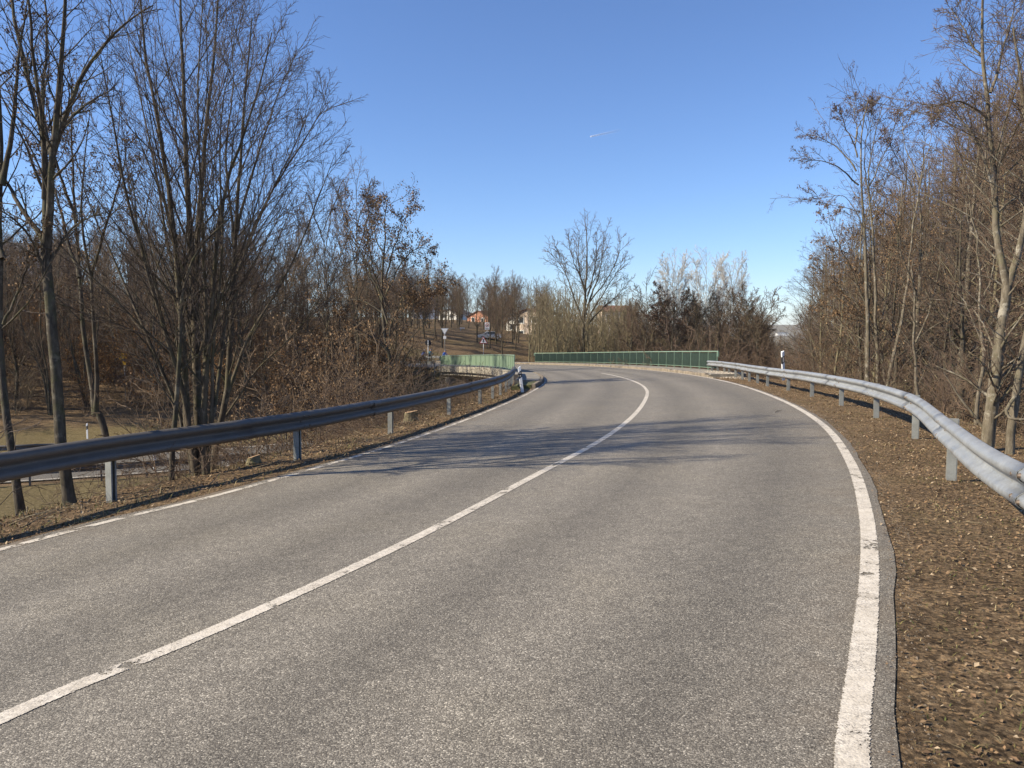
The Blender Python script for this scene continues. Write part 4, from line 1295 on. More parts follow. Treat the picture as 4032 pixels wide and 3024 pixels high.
for i, (p, a, b, r, q) in enumerate(H6):
    pts = I(p, a, b)
    if i == 0: pts = [np.array([pts[0][0], pts[0][1], gz - 0.2])] + pts[1:]
    S.append(stem(pts, r, r * q, 14, 0.05))
P0, R0 = pack(S)
P1, R1, L1 = grow(P0, R0, 12, 0.25, 1.0, 0.8, 0.30, 7, 0.14, 0.03, 0.45, 0.012, flat=0.3)
P2, R2, L2 = grow(P1, R1, 7, 0.15, 1.0, 0.75, 0.42, 5, 0.16, 0.0, 0.5, 0.007)
P3, R3, L3 = grow(P2, R2, 4, 0.15, 1.0, 0.8, 0.42, 4, 0.2, 0.0, 0.6, 0.005)
tree_object('alder_tree', (px(842, D), D, gz), [(P0, R0, 8)], [(P1, R1, 4)], [(P2, R2, 3), (P3, R3, 3)], (M_bark_dark, M_twig_dark),
            'tree full of dark dry leaves rising left of the bridge', leaf=(leaves_mesh(P3, 9000, 0.085, 0.08, 0.6), M_leaf_brown, 'leaves'))

# ------------------------------------------------------------------ near trees, right
D = 30.0
H7 = [([(1876, 880), (1870, 760), (1868, 600), (1858, 450), (1850, 360), (1848, 280), (1862, 205)], D, D, .17, .14),
      ([(1850, 370), (1810, 320), (1770, 300), (1735, 290)], D, D + .8, .06, .12),
      ([(1855, 400), (1800, 360), (1755, 345), (1722, 340)], D, D - .6, .06, .12),
      ([(1848, 320), (1820, 260), (1795, 230)], D, D - .8, .05, .12),
      ([(1849, 300), (1870, 250), (1895, 225)], D, D + .8, .05, .12),
      ([(1864, 490), (1820, 420), (1775, 425), (1745, 405)], D, D + .3, .035, .12),
      ([(1852, 340), (1838, 270), (1830, 215)], D, D + 1.2, .05, .12)]
def limb_tree(Hs, D, name, label, mats, n1=10, n2=6, n3=4, a1=.75, sg=.14, leafn=0, leafs=.05, leafm=None, lf1=.3, rm=0.005, upw=0.03, flat=0.0, t0=.3, jit=0.03, fallb=None, hang=0.6, leaf_name='leaves', group=None, rf1=.30, lim=1.0, rs=.58):
    x0, y0 = Hs[0][0][0]
    w0 = img(x0, y0, Hs[0][1]); gz = tz(w0[0], w0[1])
    S = []
    for i, (p, a, b, r, q) in enumerate(Hs):
        pts = I(p, a, b)
        if i == 0 or (fallb and i in fallb):
            pts[0] = np.array([pts[0][0], pts[0][1], min(pts[0][2], tz(pts[0][0], pts[0][1]) - 0.15)])
            if pts[0][2] > tz(pts[0][0], pts[0][1]): pts[0][2] = tz(pts[0][0], pts[0][1]) - .15
        S.append(stem(pts, r * rs * (lim if i else 1), r * rs * q * (lim if i else 1), 16, jit))
    P0, R0 = pack(S)
    P1, R1, L1 = grow(P0, R0, n1, t0, 1.0, a1, lf1, 7, sg, upw, rf1, rm * 1.7, flat=flat)
    P2, R2, L2 = grow(P1, R1, n2, 0.15, 1.0, 0.7, 0.42, 5, sg, 0.0, 0.5, rm * 1.2)
    P3, R3, L3 = grow(P2, R2, n3, 0.15, 1.0, 0.75, 0.44, 3, sg * 1.3, 0.0, 0.6, rm * 0.8)
    lf = (leaves_mesh(P3, leafn, leafs, 0.04, hang), leafm, leaf_name) if leafn else None
    return tree_object(name, (w0[0], w0[1], gz), [(P0, R0, 9)], [(P1, R1, 4)], [(P2, R2, 3), (P3, R3, 3)], mats, label, leaf=lf, group=group)
limb_tree(H7, 30, 'alder_tree', 'tall slender alder with straight pale trunk, left of the pair', (M_bark_alder, M_twig_red), 11, 6, 4, leafn=2600, leafs=.042, leafm=M_catkin, t0=.55, rm=0.006, hang=1.5, leaf_name='catkins')
H8 = [([(1900, 885), (1893, 760), (1888, 620), (1884, 500), (1876, 390), (1885, 320), (1902, 230)], 31, 31.5, .15, .12),
      ([(1878, 400), (1900, 340), (1925, 290), (1930, 250)], 31, 32, .05, .12),
      ([(1880, 430), (1868, 340), (1880, 260), (1878, 215)], 31, 30, .05, .12),
      ([(1885, 480), (1905, 400), (1915, 350)], 31, 31.5, .03, .12)]
limb_tree(H8, 31, 'alder_tree', 'tall slender alder with straight pale trunk, right of the pair', (M_bark_alder, M_twig_red), 11, 6, 4, leafn=1600, leafs=.042, leafm=M_catkin, t0=.6, rm=0.006, hang=1.5, leaf_name='catkins')
H9 = [([(1905, 900), (1925, 780), (1945, 680), (1960, 560), (1972, 450), (1985, 380), (2000, 290)], 26, 28, .12, .12),
      ([(1985, 390), (1962, 310), (1955, 250), (1965, 225)], 27.3, 28.5, .04, .12),
      ([(1978, 420), (1945, 340), (1925, 290)], 27, 26, .035, .12),
      ([(1990, 360), (2015, 290), (2030, 240)], 27.5, 28, .03, .12)]
limb_tree(H9, 27, 'alder_tree', 'pale leaning tree slanting up to the right beside the alder pair', (M_bark_alder, M_twig_red), 9, 6, 4, leafn=1200, leafs=.05, leafm=M_catkin, t0=.6, rm=0.006, hang=1.5, leaf_name='catkins')
# tree with retained leaves left of the pair
H10 = [([(1930, 860), (1905, 780), (1890, 700), (1875, 620), (1850, 540)], 33, 34, .14, .2),
       ([(1900, 760), (1850, 660), (1800, 610), (1770, 560)], 33, 34, .08, .12),
       ([(1890, 700), (1840, 580), (1800, 500), (1790, 440)], 33, 32, .08, .12),
       ([(1875, 620), (1865, 520), (1880, 440), (1890, 400)], 33, 35, .08, .12),
       ([(1910, 790), (1870, 700), (1810, 680), (1775, 640)], 33, 32, .06, .12),
       ([(1895, 720), (1930, 600), (1935, 480), (1925, 420)], 33, 34, .08, .12)]
limb_tree(H10, 33, 'oak_tree', 'spreading tree with reddish dry leaves behind the alder pair', (M_bark_alder, M_twig_red), 12, 7, 5, leafn=6000, leafs=.07, leafm=M_leaf_brown, t0=.2, rm=0.006)
# near right tree, forked
H11 = [([(2132, 925), (2145, 840), (2160, 740), (2175, 650), (2178, 620)], 11.5, 11.5, .15, .66),
       ([(2178, 630), (2158, 520), (2152, 400), (2140, 260), (2125, 120), (2130, -60)], 11.5, 11.8, .085, .22),
       ([(2178, 625), (2205, 520), (2225, 380), (2210, 200), (2190, 60)], 11.5, 11.2, .08, .25),
       ([(2152, 430), (2105, 300), (2060, 250), (2030, 200)], 11.6, 12.3, .035, .15),
       ([(2140, 260), (2085, 220), (2040, 225), (2005, 235)], 11.7, 11.4, .030, .15),
       ([(2125, 130), (2080, 60), (2050, 10)], 11.8, 12, .03, .15),
       ([(2150, 380), (2200, 280), (2240, 180)], 11.7, 10.8, .035, .2),
       ([(2140, 200), (2170, 90), (2200, -20)], 11.8, 12.2, .035, .2),
       ([(2155, 460), (2190, 430), (2240, 400)], 11.7, 12.2, .03, .2)]
limb_tree(H11, 11.5, 'beech_tree', 'near forked tree with pale mottled trunk behind the right guardrail', (M_bark_alder, M_twig_red), 22, 9, 6, a1=.85, sg=.09, t0=.15, rm=0.003, lf1=.42, jit=0.008, upw=0.01, flat=0.4, lim=1.0, rs=.66)
H12 = [([(2180, 960), (2195, 860), (2215, 760), (2240, 640), (2250, 500)], 11.0, 11.0, .11, .5),
       ([(2195, 850), (2170, 900), (2215, 905), (2260, 880)], 11.0, 10.6, .05, .4)]
limb_tree(H12, 11, 'beech_tree', 'mossy trunk leaning out of the right border beside the forked tree', (M_bark_alder, M_twig_red), 8, 6, 4, a1=.85, t0=.25, rm=0.003, jit=0.008)
H13 = [([(2108, 930), (2118, 850), (2130, 760), (2128, 640), (2120, 500), (2100, 400)], 17, 17.5, .08, .2),
       ([(2130, 760), (2090, 680), (2040, 600)], 17, 18, .03, .2),
       ([(2126, 640), (2165, 560), (2190, 460)], 17, 17, .03, .2)]
limb_tree(H13, 17, 'beech_tree', 'slim grey tree standing just left behind the near forked tree', (M_bark_alder, M_twig_red), 14, 7, 5, a1=.8, t0=.2, rm=0.0035, lf1=.3)
H14 = [([(1990, 905), (1985, 820), (1978, 740), (1982, 650), (1975, 560)], 24, 24.5, .10, .3),
       ([(1978, 740), (2020, 660), (2040, 560), (2045, 480)], 24, 25, .05, .15),
       ([(1982, 650), (1950, 560), (1945, 480)], 24, 23.5, .05, .15)]
limb_tree(H14, 24, 'beech_tree', 'mid-size bare tree between the leaning tree and the near forked tree', (M_bark_alder, M_twig_red), 14, 7, 5, a1=.8, t0=.2, rm=0.0045, lf1=.32, leafn=1500, leafs=.05, leafm=M_leaf_brown)

# ------------------------------------------------------------------ trees beyond the bridge
D = 100.0
H15 = [([(1262, 730), (1225, 660), (1200, 610), (1176, 560)], 100, 101, .0, .12),][:0] + [([(1265, 765), (1264, 720), (1266, 690), (1268, 640), (1270, 560), (1272, 490)], D, D, .34, .12),
       ([(1262, 705), (1240, 640), (1222, 590), (1200, 560), (1182, 540)], D, D + 2, .17, .12),
       ([(1266, 680), (1255, 610), (1235, 560), (1228, 510)], D, D - 2, .16, .12),
       ([(1268, 670), (1290, 600), (1300, 540), (1310, 500)], D, D + 3, .16, .12),
       ([(1267, 700), (1300, 640), (1335, 590), (1355, 560)], D, D - 2, .15, .12),
       ([(1268, 700), (1310, 660), (1345, 630), (1362, 600)], D, D + 1, .12, .12),
       ([(1266, 650), (1250, 560), (1252, 500)], D, D + 3, .13, .12),
       ([(1269, 640), (1285, 560), (1285, 500)], D, D - 3, .13, .12),
       ([(1268, 660), (1315, 590), (1335, 540), (1340, 510)], D, D + 2, .13, .12),
       ([(1222, 590), (1205, 550), (1195, 520)], D, D + 1, .07, .12)]
limb_tree(H15, D, 'ash_tree', 'lone broad bare tree standing high behind the right railing', (M_bark_beech, M_twig_wood), 15, 8, 5, a1=.6, sg=.09, t0=.2, rm=0.015, lf1=.30, upw=0.05, jit=0.06, lim=.85, rs=.95, rf1=.32)
D = 108.0
for X, top, w_, lab in ((1455, 575, 26, 'pale poplar, the narrow one left of the other whitish crowns'), (1528, 578, 34, 'pale poplar with the tallest whitish crown right of centre'), (1578, 590, 30, 'pale poplar at the right end of the whitish crowns')):
    H = [([(X - 2, 770), (X, 720), (X + 3, 670), (X + 1, 620), (X, top)], D, D, .22, .12)]
    for q in range(7):
        sd = -1 if q % 2 else 1
        y0 = 725 - q * 14; ww = w_ * (0.7 + .5 * random.random())
        H.append(([(X, y0), (X + sd * ww * .45, y0 - 42), (X + sd * ww * .8, y0 - 75), (X + sd * ww, y0 - 100 + q * 2)], D, D + random.uniform(-3, 3), .12, .12))
    limb_tree(H, D, 'poplar_tree', lab, (M_bark_pale, M_twig_pale), 14, 8, 5, a1=.5, sg=.12, t0=.2, rm=0.018, lf1=.36, upw=0.06, jit=0.08, lim=.5, group='pale poplars behind the right railing')
    D += 6
for X, top, D, w_, lab in ((1400, 605, 92, 24, 'dark bare tree just left of the dense dark alder'), (1455, 655, 88, 30, 'dense dark alder crown below the pale poplars'), (1515, 690, 84, 26, 'low dark tree right below the tallest pale poplar'), (1600, 640, 86, 24, 'grey bare tree above the right end of the railing'), (1635, 665, 80, 24, 'grey feathery tree at the right end of the tree line behind the bridge')):
    H = [([(X - 2, 790), (X, 740), (X + 3, 690), (X + 1, top)], D, D, .20, .15)]
    for q in range(8):
        sd = -1 if q % 2 else 1
        y0 = 755 - q * 10; ww = w_ * (0.8 + .6 * random.random())
        H.append(([(X, y0), (X + sd * ww * .5, y0 - 28), (X + sd * ww * .9, y0 - 50), (X + sd * ww * 1.2, y0 - 66)], D, D + random.uniform(-3, 3), .10, .15))
    dk = X in (1455, 1515)
    limb_tree(H, D, 'alder_tree', lab, (M_bark_dark, M_twig_dark if dk else M_twig_wood), 12, 8, 4, a1=.65, sg=.15, t0=.15, rm=0.015, lf1=.36, upw=0.03, jit=0.08, lim=.55, leafn=6000 if X == 1455 else 0, leafs=.12, leafm=M_catkin)

# fine tall trees behind the leafy alder
for X, top, D, lab in ((770, 385, 58, 'tall feathery bare tree behind the dark leafy alder'), (700, 480, 62, 'feathery bare tree left behind the dark leafy alder')):
    H = [([(X, 830), (X + 2, 700), (X, 560), (X + 3, top)], D, D, .16, .12)]
    for q in range(9):
        sd = -1 if q % 2 else 1
        y0 = 720 - q * 28; ww = 62 * (0.6 + .5 * random.random())
        H.append(([(X, y0), (X + sd * ww * .4, y0 - 60), (X + sd * ww * .7, y0 - 110), (X + sd * ww * .9, max(top + 10, y0 - 160))], D, D + random.uniform(-3, 3), .08, .12))
    limb_tree(H, D, 'hornbeam_tree', lab, (M_bark_beech, M_twig_wood), 13, 7, 5, a1=.45, sg=.09, t0=.2, rm=0.010, lf1=.3, upw=0.07, jit=0.04)

# ------------------------------------------------------------------ kinds for the woods (built at the origin, then copied)
def kind_tree(h, r, n0, spread, lv, mats, t0=.3, a1=.6, up=0.05, sg=.12, rm=0.012, leaf=None, multi=1, lf1=.34):
    S = []
    for q in range(multi):
        a = rng.random() * 6.28; b = spread * (0.5 + rng.random()) if multi > 1 else spread * 0.3
        pts = [np.array([math.cos(a) * .1 * (multi > 1), math.sin(a) * .1 * (multi > 1), -0.4])]
        for k_ in range(1, 5):
            f_ = k_ / 4
            pts.append(np.array([math.cos(a) * b * f_ ** 1.3 + rng.normal(0, .15), math.sin(a) * b * f_ ** 1.3 + rng.normal(0, .15), h * f_ * (0.85 + .15 * rng.random())]))
        S.append(stem(pts, r * (1 if multi == 1 else .6), r * .12, 14, h * 0.002))
    P0, R0 = pack(S)
    P1, R1, _ = grow(P0, R0, n0, t0, 1.0, a1, lf1, 7, sg, up, 0.42, rm * 1.6, shape=.6)
    P2, R2, _ = grow(P1, R1, lv[0], .15, 1.0, .6, .42, 5, sg, up * .6, .5, rm)
    tw = [(P2, R2, 3)]; last = P2
    if lv[1]:
        P3, R3, _ = grow(P2, R2, lv[1], .15, 1.0, .7, .45, 3, sg * 1.2, up * .4, .6, rm * .7)
        tw.append((P3, R3, 3)); last = P3
    lf = None
    if leaf: lf = (leaves_mesh(last, leaf[0], leaf[1], 0.06, .5), leaf[2])
    V, Q = tubes([(P0, R0, 7), (P1, R1, 4)]); trunk = raw_mesh('trunk', V, Q, smooth=True); trunk.materials.append(mats[0])
    V, Q = tubes(tw); crown = raw_mesh('crown', V, Q, smooth=True); crown.materials.append(mats[1])
    if lf: lf[0].materials.append(lf[1])
    return trunk, crown, (lf[0] if lf else None)

def put(kind, name, x, y, s, label, group, cat='tree', z=None, sz=1.0):
    z = tz(x, y) if z is None else z
    root = empty(name, (x, y, z), random.uniform(0, 6.28)); root.scale = (s, s, s * sz)
    tag(root, label, cat, group)
    link('trunk', kind[0], None, root)
    link('crown', kind[1], None, root)
    if kind[2]:
        lo = link('leaves', kind[2], None, root); lo['kind'] = 'stuff'
    return root

K_wood = [kind_tree(14, .17, 26, 1.2, (11, 9), (M_bark_dark, M_twig_wood), .18, .62, .06, rm=.013),
          kind_tree(15, .19, 24, 1.5, (11, 9), (M_bark_dark, M_twig_red), .25, .55, .08, rm=.013),
          kind_tree(13, .15, 26, 1.5, (10, 9), (M_bark_beech, M_twig_wood), .15, .7, .03, rm=.013),
          kind_tree(14, .16, 10, 3.0, (9, 8), (M_bark_beech, M_twig_wood), .15, .5, .07, multi=4, rm=.013),
          kind_tree(12, .14, 24, 1.2, (9, 7), (M_bark_dark, M_twig_red), .15, .75, .02, leaf=(2500, .10, M_leaf_brown), rm=.013)]
K_right = [kind_tree(15, .20, 24, 1.5, (9, 8), (M_bark_alder, M_twig_red), .18, .80, .02, rm=.008),
           kind_tree(16, .21, 22, 1.5, (9, 7), (M_bark_alder, M_twig_wood), .25, .70, .03, rm=.008),
           kind_tree(14, .17, 22, 1.2, (9, 8), (M_bark_dark, M_twig), .12, .85, .0, rm=.007),
           kind_tree(13, .15, 22, 1.2, (9, 7), (M_bark_olive, M_twig_red), .12, .85, .0, rm=.007, leaf=(1000, .06, M_leaf_brown))]
K_sap = [kind_tree(9, .085, 6, 1.4, (5, 3), (M_bark_olive, M_twig_olive), .3, .35, .08, rm=.012, multi=5, lf1=.20),
         kind_tree(8, .08, 6, 1.6, (5, 3), (M_bark_olive, M_twig_wood), .25, .4, .08, rm=.012, multi=4, lf1=.20),
         kind_tree(10, .08, 14, .8, (5, 4), (M_bark_olive, M_twig_olive), .3, .4, .08, rm=.012, lf1=.22)]
K_shrub = [kind_tree(2.6, .022, 6, 1.3, (5, 4), (M_twig_wood, M_twig_wood), .15, .6, .03, .18, rm=.0055, multi=9, lf1=.38),
           kind_tree(3.2, .026, 6, 1.5, (5, 4), (M_twig_red, M_twig_red), .15, .6, .03, .18, rm=.006, multi=8, lf1=.38),
           kind_tree(2.2, .020, 6, 1.5, (5, 4), (M_twig_olive, M_twig_wood), .1, .7, .0, .2, rm=.0055, multi=9, lf1=.40),
           kind_tree(3.4, .026, 6, 1.2, (5, 4), (M_twig_wood, M_twig_wood), .15, .6, .03, .15, rm=.006, multi=7, leaf=(1500, .09, M_leaf_orange), lf1=.36),
           kind_tree(2.8, .022, 6, 1.3, (5, 4), (M_twig_wood, M_twig_wood), .15, .6, .03, .15, rm=.006, multi=7, leaf=(1500, .048, M_leaf_brown), lf1=.36)]

def dist_many(x, y):
    a = np.array([x], float); b = np.array([y], float)
    dC, sC_ = poly_dist(a, b, cC[::4]); dW, sW = poly_dist(a, b, cLow_s)
    return dC[0], sC_[0], dW[0], sW[0]

def scatter(n, xr, yr, ok, mind, tries=12000):
    pts = []
    for _ in range(tries):
        if len(pts) >= n: break
        x = random.uniform(*xr); y = random.uniform(*yr)
        if any((x - a) ** 2 + (y - b) ** 2 < mind * mind for a, b in pts): continue
        dC, s1, dW, s2 = dist_many(x, y)
        if ok(x, y, dC, s1, dW, s2): pts.append((x, y))
    return pts

def in_view(x, y, m=0.08): return y > 0 and -0.665 - m < x / y < 0.665 + m

# wood on the slope beyond the lower road
def okA(x, y, dC, s1, dW, s2):
    if not in_view(x, y): return False
    if x / y > -0.02: return False
    if dC < 9 or s1 > 0 or s2 > 0: return False
    # the meadow strip ends further back on the left
    if dW < 19: return False
    return True
near = scatter(285, (-140, 0), (50, 150), okA, 3.0)
for x, y in near:
    k = random.choice(K_wood)
    u = x / y
    top = 0.135 if u < -0.30 else (0.135 - (u + 0.30) / 0.20 * 0.095 if u < -0.10 else 0.045)
    s = (1.6 + top * y * random.uniform(.80, 1.08) - tz(x, y)) / 14.5
    s = min(max(s, .35), 1.35)
    put(k, 'wood_tree', x, y, s, 'bare brown tree in the wood beyond the lower road', 'bare trees of the wood beyond the lower road')
shA = scatter(290, (-110, 2), (48, 105), lambda x, y, dC, s1, dW, s2: in_view(x, y) and dC > 7 and s1 < 0 and s2 < 0 and dW > 16.5 and x / y < 0.0, 1.6)
for x, y in shA:
    u = x / y
    orange = (-0.60 < u < -0.40 and random.random() < .6) or (-0.30 < u < -0.15 and random.random() < .35)
    k = K_shrub[3] if orange else random.choice(K_shrub)
    put(k, 'shrub', x, y, random.uniform(.8, 1.6), 'leafless shrub with orange dry leaves in the wood' if k is K_shrub[3] else 'leafless brown shrub under the trees of the wood', 'orange shrubs in the wood' if k is K_shrub[3] else 'shrubs under the trees of the wood', 'shrub')

# thin trees on the hillside beyond the bridge end
hs = scatter(240, (-45, 14), (116, 215), lambda x, y, dC, s1, dW, s2: -0.21 < x / y < 0.05 and dC > 8, 2.6)
for x, y in hs:
    u_ = 512 + x / y * F
    if 463 < u_ < 489 and random.random() < .8: continue
    if 457 < u_ < 465 and y < 146: continue
    if 518 < u_ < 537 and random.random() < .7: continue
    if 443 < u_ < 455 and random.random() < .5: continue
    put(random.choice(K_wood[:3]), 'hillside_tree', x, y, random.uniform(.55, .85), 'thin bare tree on the hillside beyond the bridge end', 'thin bare trees on the hillside beyond the bridge')
# olive thicket of saplings right of the hillside
sp_ = scatter(298, (0, 52), (95, 135), lambda x, y, dC, s1, dW, s2: 0.02 < x / y < 0.33 and dC > 7, 1.6)
for x, y in sp_:
    u = x / y
    if 518 < 512 + u * F < 537 and random.random() < .75: continue
    k = random.choice(K_sap) if u < .22 else random.choice([K_sap[0], K_wood[2], K_shrub[1], K_shrub[0], K_wood[4]])
    big = k in K_shrub
    put(k, 'sapling' if not big else 'thicket_shrub', x, y, random.uniform(.85, 1.15) * (2.2 if big else (.68 if k in K_wood else 1.22 if u < .17 else .95)), 'thin upright sapling in the dense thicket behind the right railing' if not big else 'dense shrub in the thicket behind the right railing', 'saplings in the thicket behind the right railing' if not big else 'shrubs in the thicket behind the right railing', 'tree' if not big else 'shrub')
bt = scatter(64, (12, 42), (84, 118), lambda x, y, dC, s1, dW, s2: 0.15 < x / y < 0.37 and dC > 9 and s1 > 0 and dW > 5, 2.2)
for x, y in bt:
    u = x / y
    if u > .330: continue
    top = np.interp(u, [.15, .20, .26, .31, .345, .37], [.030, .035, .040, .026, .010, .004])
    put(random.choice(K_wood[:3]), 'belt_tree', x, y, min(max((1.6 + top * y * random.uniform(.7, 1.1) - tz(x, y)) / 14.0, .25), 1), 'low dense dark tree in the belt under the pale poplars', 'dense trees in the belt under the pale poplars')
# dark scrub low behind the railing, right part
sc = scatter(75, (10, 34), (58, 100), lambda x, y, dC, s1, dW, s2: 0.16 < x / y < 0.40 and dC > 7.5 and s1 > 0 and dW > 6, 2.0)
for x, y in sc:
    u = x / y; zt_ = 1.6 + (-.018 if .335 < u < .385 else .02) * y; hh = min(max((zt_ - tz(x, y)) / 3.0, .3), random.uniform(1.4, 2.4))
    put(random.choice(K_shrub[:3]), 'scrub_bush', x, y, hh, 'tangled dark scrub bush just behind the right railing', 'scrub bushes behind the right railing', 'shrub')
# right-hand wood
def okR(x, y, dC, s1, dW, s2):
    if y < 6 or x / y < 0.392 or x / y > .80: return False
    if s1 < 0 or dC < 9.5: return False
    if x / y < 0.46 and y < 30: return False
    return True
rt = scatter(200, (9, 62), (9, 85), okR, 2.2)
for x, y in rt:
    u = x / y
    s = random.uniform(.75, 1.1)
    top = np.interp(u, [.36, .385, .40, .466, .55, .60, .66, .8], [.03, .06, .10, .17, .235, .28, .42, .55])
    put(random.choice(K_right), 'wood_tree', x, y, min(max((1.6 + top * y * random.uniform(.75, 1.05) - tz(x, y)) / 15.0, .3), 1.45), 'bare tree of the wood on the right slope', 'bare trees of the wood on the right slope')
rs = scatter(200, (7, 50), (7, 75), lambda x, y, dC, s1, dW, s2: .382 < x / y < .78 and s1 > 0 and dC > 7.6, 1.5)
for x, y in rs:
    k = random.choice(K_shrub[:3] + K_shrub[4:])
    put(k, 'slope_shrub', x, y, random.uniform(.55, 1.05) * (1.0 if y > 20 else .75), 'twiggy brown shrub below the right guardrail', 'shrubs on the slope below the right guardrail', 'shrub')

# shrubs and brambles on the left embankment
def okL(x, y, dC, s1, dW, s2):
    return in_view(x, y, .1) and s1 < 0 and dW > 7 and s2 > 0 and 6.4 < dC < 17 and y < 52
lsx = scatter(70, (-16, 2), (12, 52), okL, 1.3)
for x, y in lsx:
    # keep the view to the lower road open at the left
    if x / y < -0.24 and y > 14: continue
    if x / y > -0.125 and y > 20: continue
    k = random.choice(K_shrub[:3] + K_shrub[4:])
    put(k, 'bank_shrub', x, y, random.uniform(.45, .9), 'twiggy shrub on the bank behind the left guardrail', 'shrubs on the bank behind the left guardrail', 'shrub')
# the larger shrub clump left of the leafy alder
for (X, D_, s) in ((560, 22, 1.2), (690, 24, 1.35), (755, 28, 1.3), (640, 25, 1.1), (820, 36, 1.1), (735, 21, .9)):
    x = px(X, D_)
    lab = {560: 'leafy brown shrub just right of the two big hornbeams', 690: 'broad leafy brown shrub filling the middle of the bank above the guardrail', 755: 'leafy brown shrub in front of the dark leafy alder',
           640: 'leafy brown shrub behind the second guardrail post', 820: 'leafy brown shrub at the foot of the dark leafy alder', 735: 'lowest leafy brown shrub close behind the left guardrail'}[X]
    put(K_shrub[4], 'leafy_shrub', x, D_, s * 1.25, lab, 'leafy shrubs on the bank left of the bridge', 'shrub')
# thin shoots standing by the left guardrail
K_shoot = [kind_tree(1.5, .012, 4, .6, (4, 0), (M_twig, M_twig), .25, .6, .02, .14, rm=.004, multi=5, lf1=.40), kind_tree(1.0, .009, 4, .8, (4, 3), (M_twig_wood, M_twig_wood), .15, .8, -.02, .18, rm=.0035, multi=7, lf1=.42), kind_tree(.7, .007, 4, 1.1, (4, 3), (M_twig_red, M_twig_wood), .1, .9, -.06, .2, rm=.003, multi=9, lf1=.45)]
ls2 = scatter(110, (-10, 0), (6.0, 36), lambda x, y, dC, s1, dW, s2: in_view(x, y, .1) and s1 < 0 and 5.35 < dC < 8.8, .4)
for x, y in ls2:
    put(random.choice(K_shoot), 'thin_shoot', x, y, random.uniform(.4, .95), 'thin leafless shoots standing beside the left guardrail', 'thin shoots beside the left guardrail', 'shrub')

# ------------------------------------------------------------------ leaf litter and dead grass on the verges
def verge_points(n, side, o0, o1, s_from, s_to, near_bias=1.6):
    """random points beside the carriageway, denser near the camera"""
    d = np.r_[0, np.cumsum(np.linalg.norm(np.diff(cC, axis=0), axis=1))]
    d0 = np.interp(0, cC[:, 1], d)
    q = rng.random(n) ** near_bias
    ss = d0 + s_from + (s_to - s_from) * q
    X = np.stack([np.interp(ss, d, cC[:, k]) for k in range(2)], 1)
    Nn = np.stack([np.interp(ss, d, nC[:, k]) for k in range(2)], 1)
    Wd = np.interp(ss, d, wR if side > 0 else wL)
    o = o0 + (o1 - o0) * rng.random(n) ** 0.8
    P = X + Nn * (side * (Wd + o))[:, None]
    return P, o, q

def scatter_leaves(name, P, o, q, size, label, mat):
    n = len(P)
    z = terrain(P[:, 0], P[:, 1]) + 0.012 * (o < 0.02)
    c = np.c_[P, z + 0.004 + np.abs(rng.normal(0, 0.012, n))]
    a = rng.random(n) * 6.28; tilt = rng.normal(0, 0.35, n)
    d = np.stack([np.cos(a) * np.cos(tilt), np.sin(a) * np.cos(tilt), np.sin(tilt)], 1)
    u = unit(np.cross(d, np.array([0, 0, 1.0]) + rng.normal(0, 0.35, (n, 3))))
    s_ = (size * (0.4 + 1.25 * rng.random(n) ** 1.8) * (1 + 0.9 * q))[:, None]
    nr_ = np.cross(u, d); nr_ *= np.sign(nr_[:, 2:3] + 1e-9)
    V = np.stack([c - d * s_ / 2, c + u * s_ * .32 + nr_ * s_ * .15, c + d * s_ / 2 + nr_ * s_ * .08, c - u * s_ * .32 + nr_ * s_ * .12], 1).reshape(-1, 3)
    k = np.arange(n) * 4
    tag(link(name, raw_mesh(name, V, np.stack([k, k + 1, k + 2, k + 3], 1)), mat), label, kind='stuff')

def keep_clump(P, o, thr, f=1.1):
    v = np.sin(P[:, 0] * f + 2 * np.sin(P[:, 1] * f * .7)) * np.sin(P[:, 1] * f * 1.3 + 1.5 * np.sin(P[:, 0] * 1.9)) + rng.normal(0, .45, len(P))
    return v > thr
P, o, q = verge_points(110000, 1, -0.05, 4.2, -1.5, 42, 2.1)
m = keep_clump(P, o, -0.8 + np.clip(1.0 - o, 0, 1) * 0.5)
scatter_leaves('leaf_litter', P[m], o[m], q[m], 0.021, 'dry brown leaf litter covering the right verge', M_litter)
P, o, q = verge_points(40000, -1, -0.03, 4.0, 1.5, 44, 1.3)
m = keep_clump(P, o, -0.5 + np.clip(0.5 - o, 0, 1) * 0.6)
scatter_leaves('leaf_litter', P[m], o[m], q[m], 0.032, 'dry brown leaf litter along the left verge', M_litter)

def scatter_blades(name, P, h, label, mat, wid=0.004):
    n = len(P)
    z = terrain(P[:, 0], P[:, 1])
    c = np.c_[P, z - 0.004]
    a = rng.random(n) * 6.28
    d = np.stack([np.cos(a), np.sin(a), np.zeros(n)], 1)
    L_ = (h * (0.4 + rng.random(n)))[:, None]
    lean = d[:, [1, 0, 2]] * np.array([-1, 1, 0]) * rng.normal(0, 1.3, (n, 1)) * L_
    w_ = wid * (0.6 + rng.random((n, 1)))
    mid = c + np.array([0, 0, 1.0]) * L_ * .6 + lean * .45; tip = c + np.array([0, 0, 1.0]) * L_ * .75 + lean
    V = np.stack([c - d * w_, c + d * w_, mid + d * w_ * .7, mid - d * w_ * .7, tip], 1).reshape(-1, 3)
    k = np.arange(n) * 5
    tag(link(name, raw_mesh(name, V, np.stack([k, k + 1, k + 2, k + 3], 1), np.stack([k + 3, k + 2, k + 4], 1)), mat), label, kind='stuff')
P, o, q = verge_points(52000, 1, 0.0, 3.4, -1.5, 30, 2.0)
m = keep_clump(P, o, -0.3, 2.1)
scatter_blades('dead_grass', P[m], 0.024, 'short dead grass on the right verge', M_blade, 0.0028)
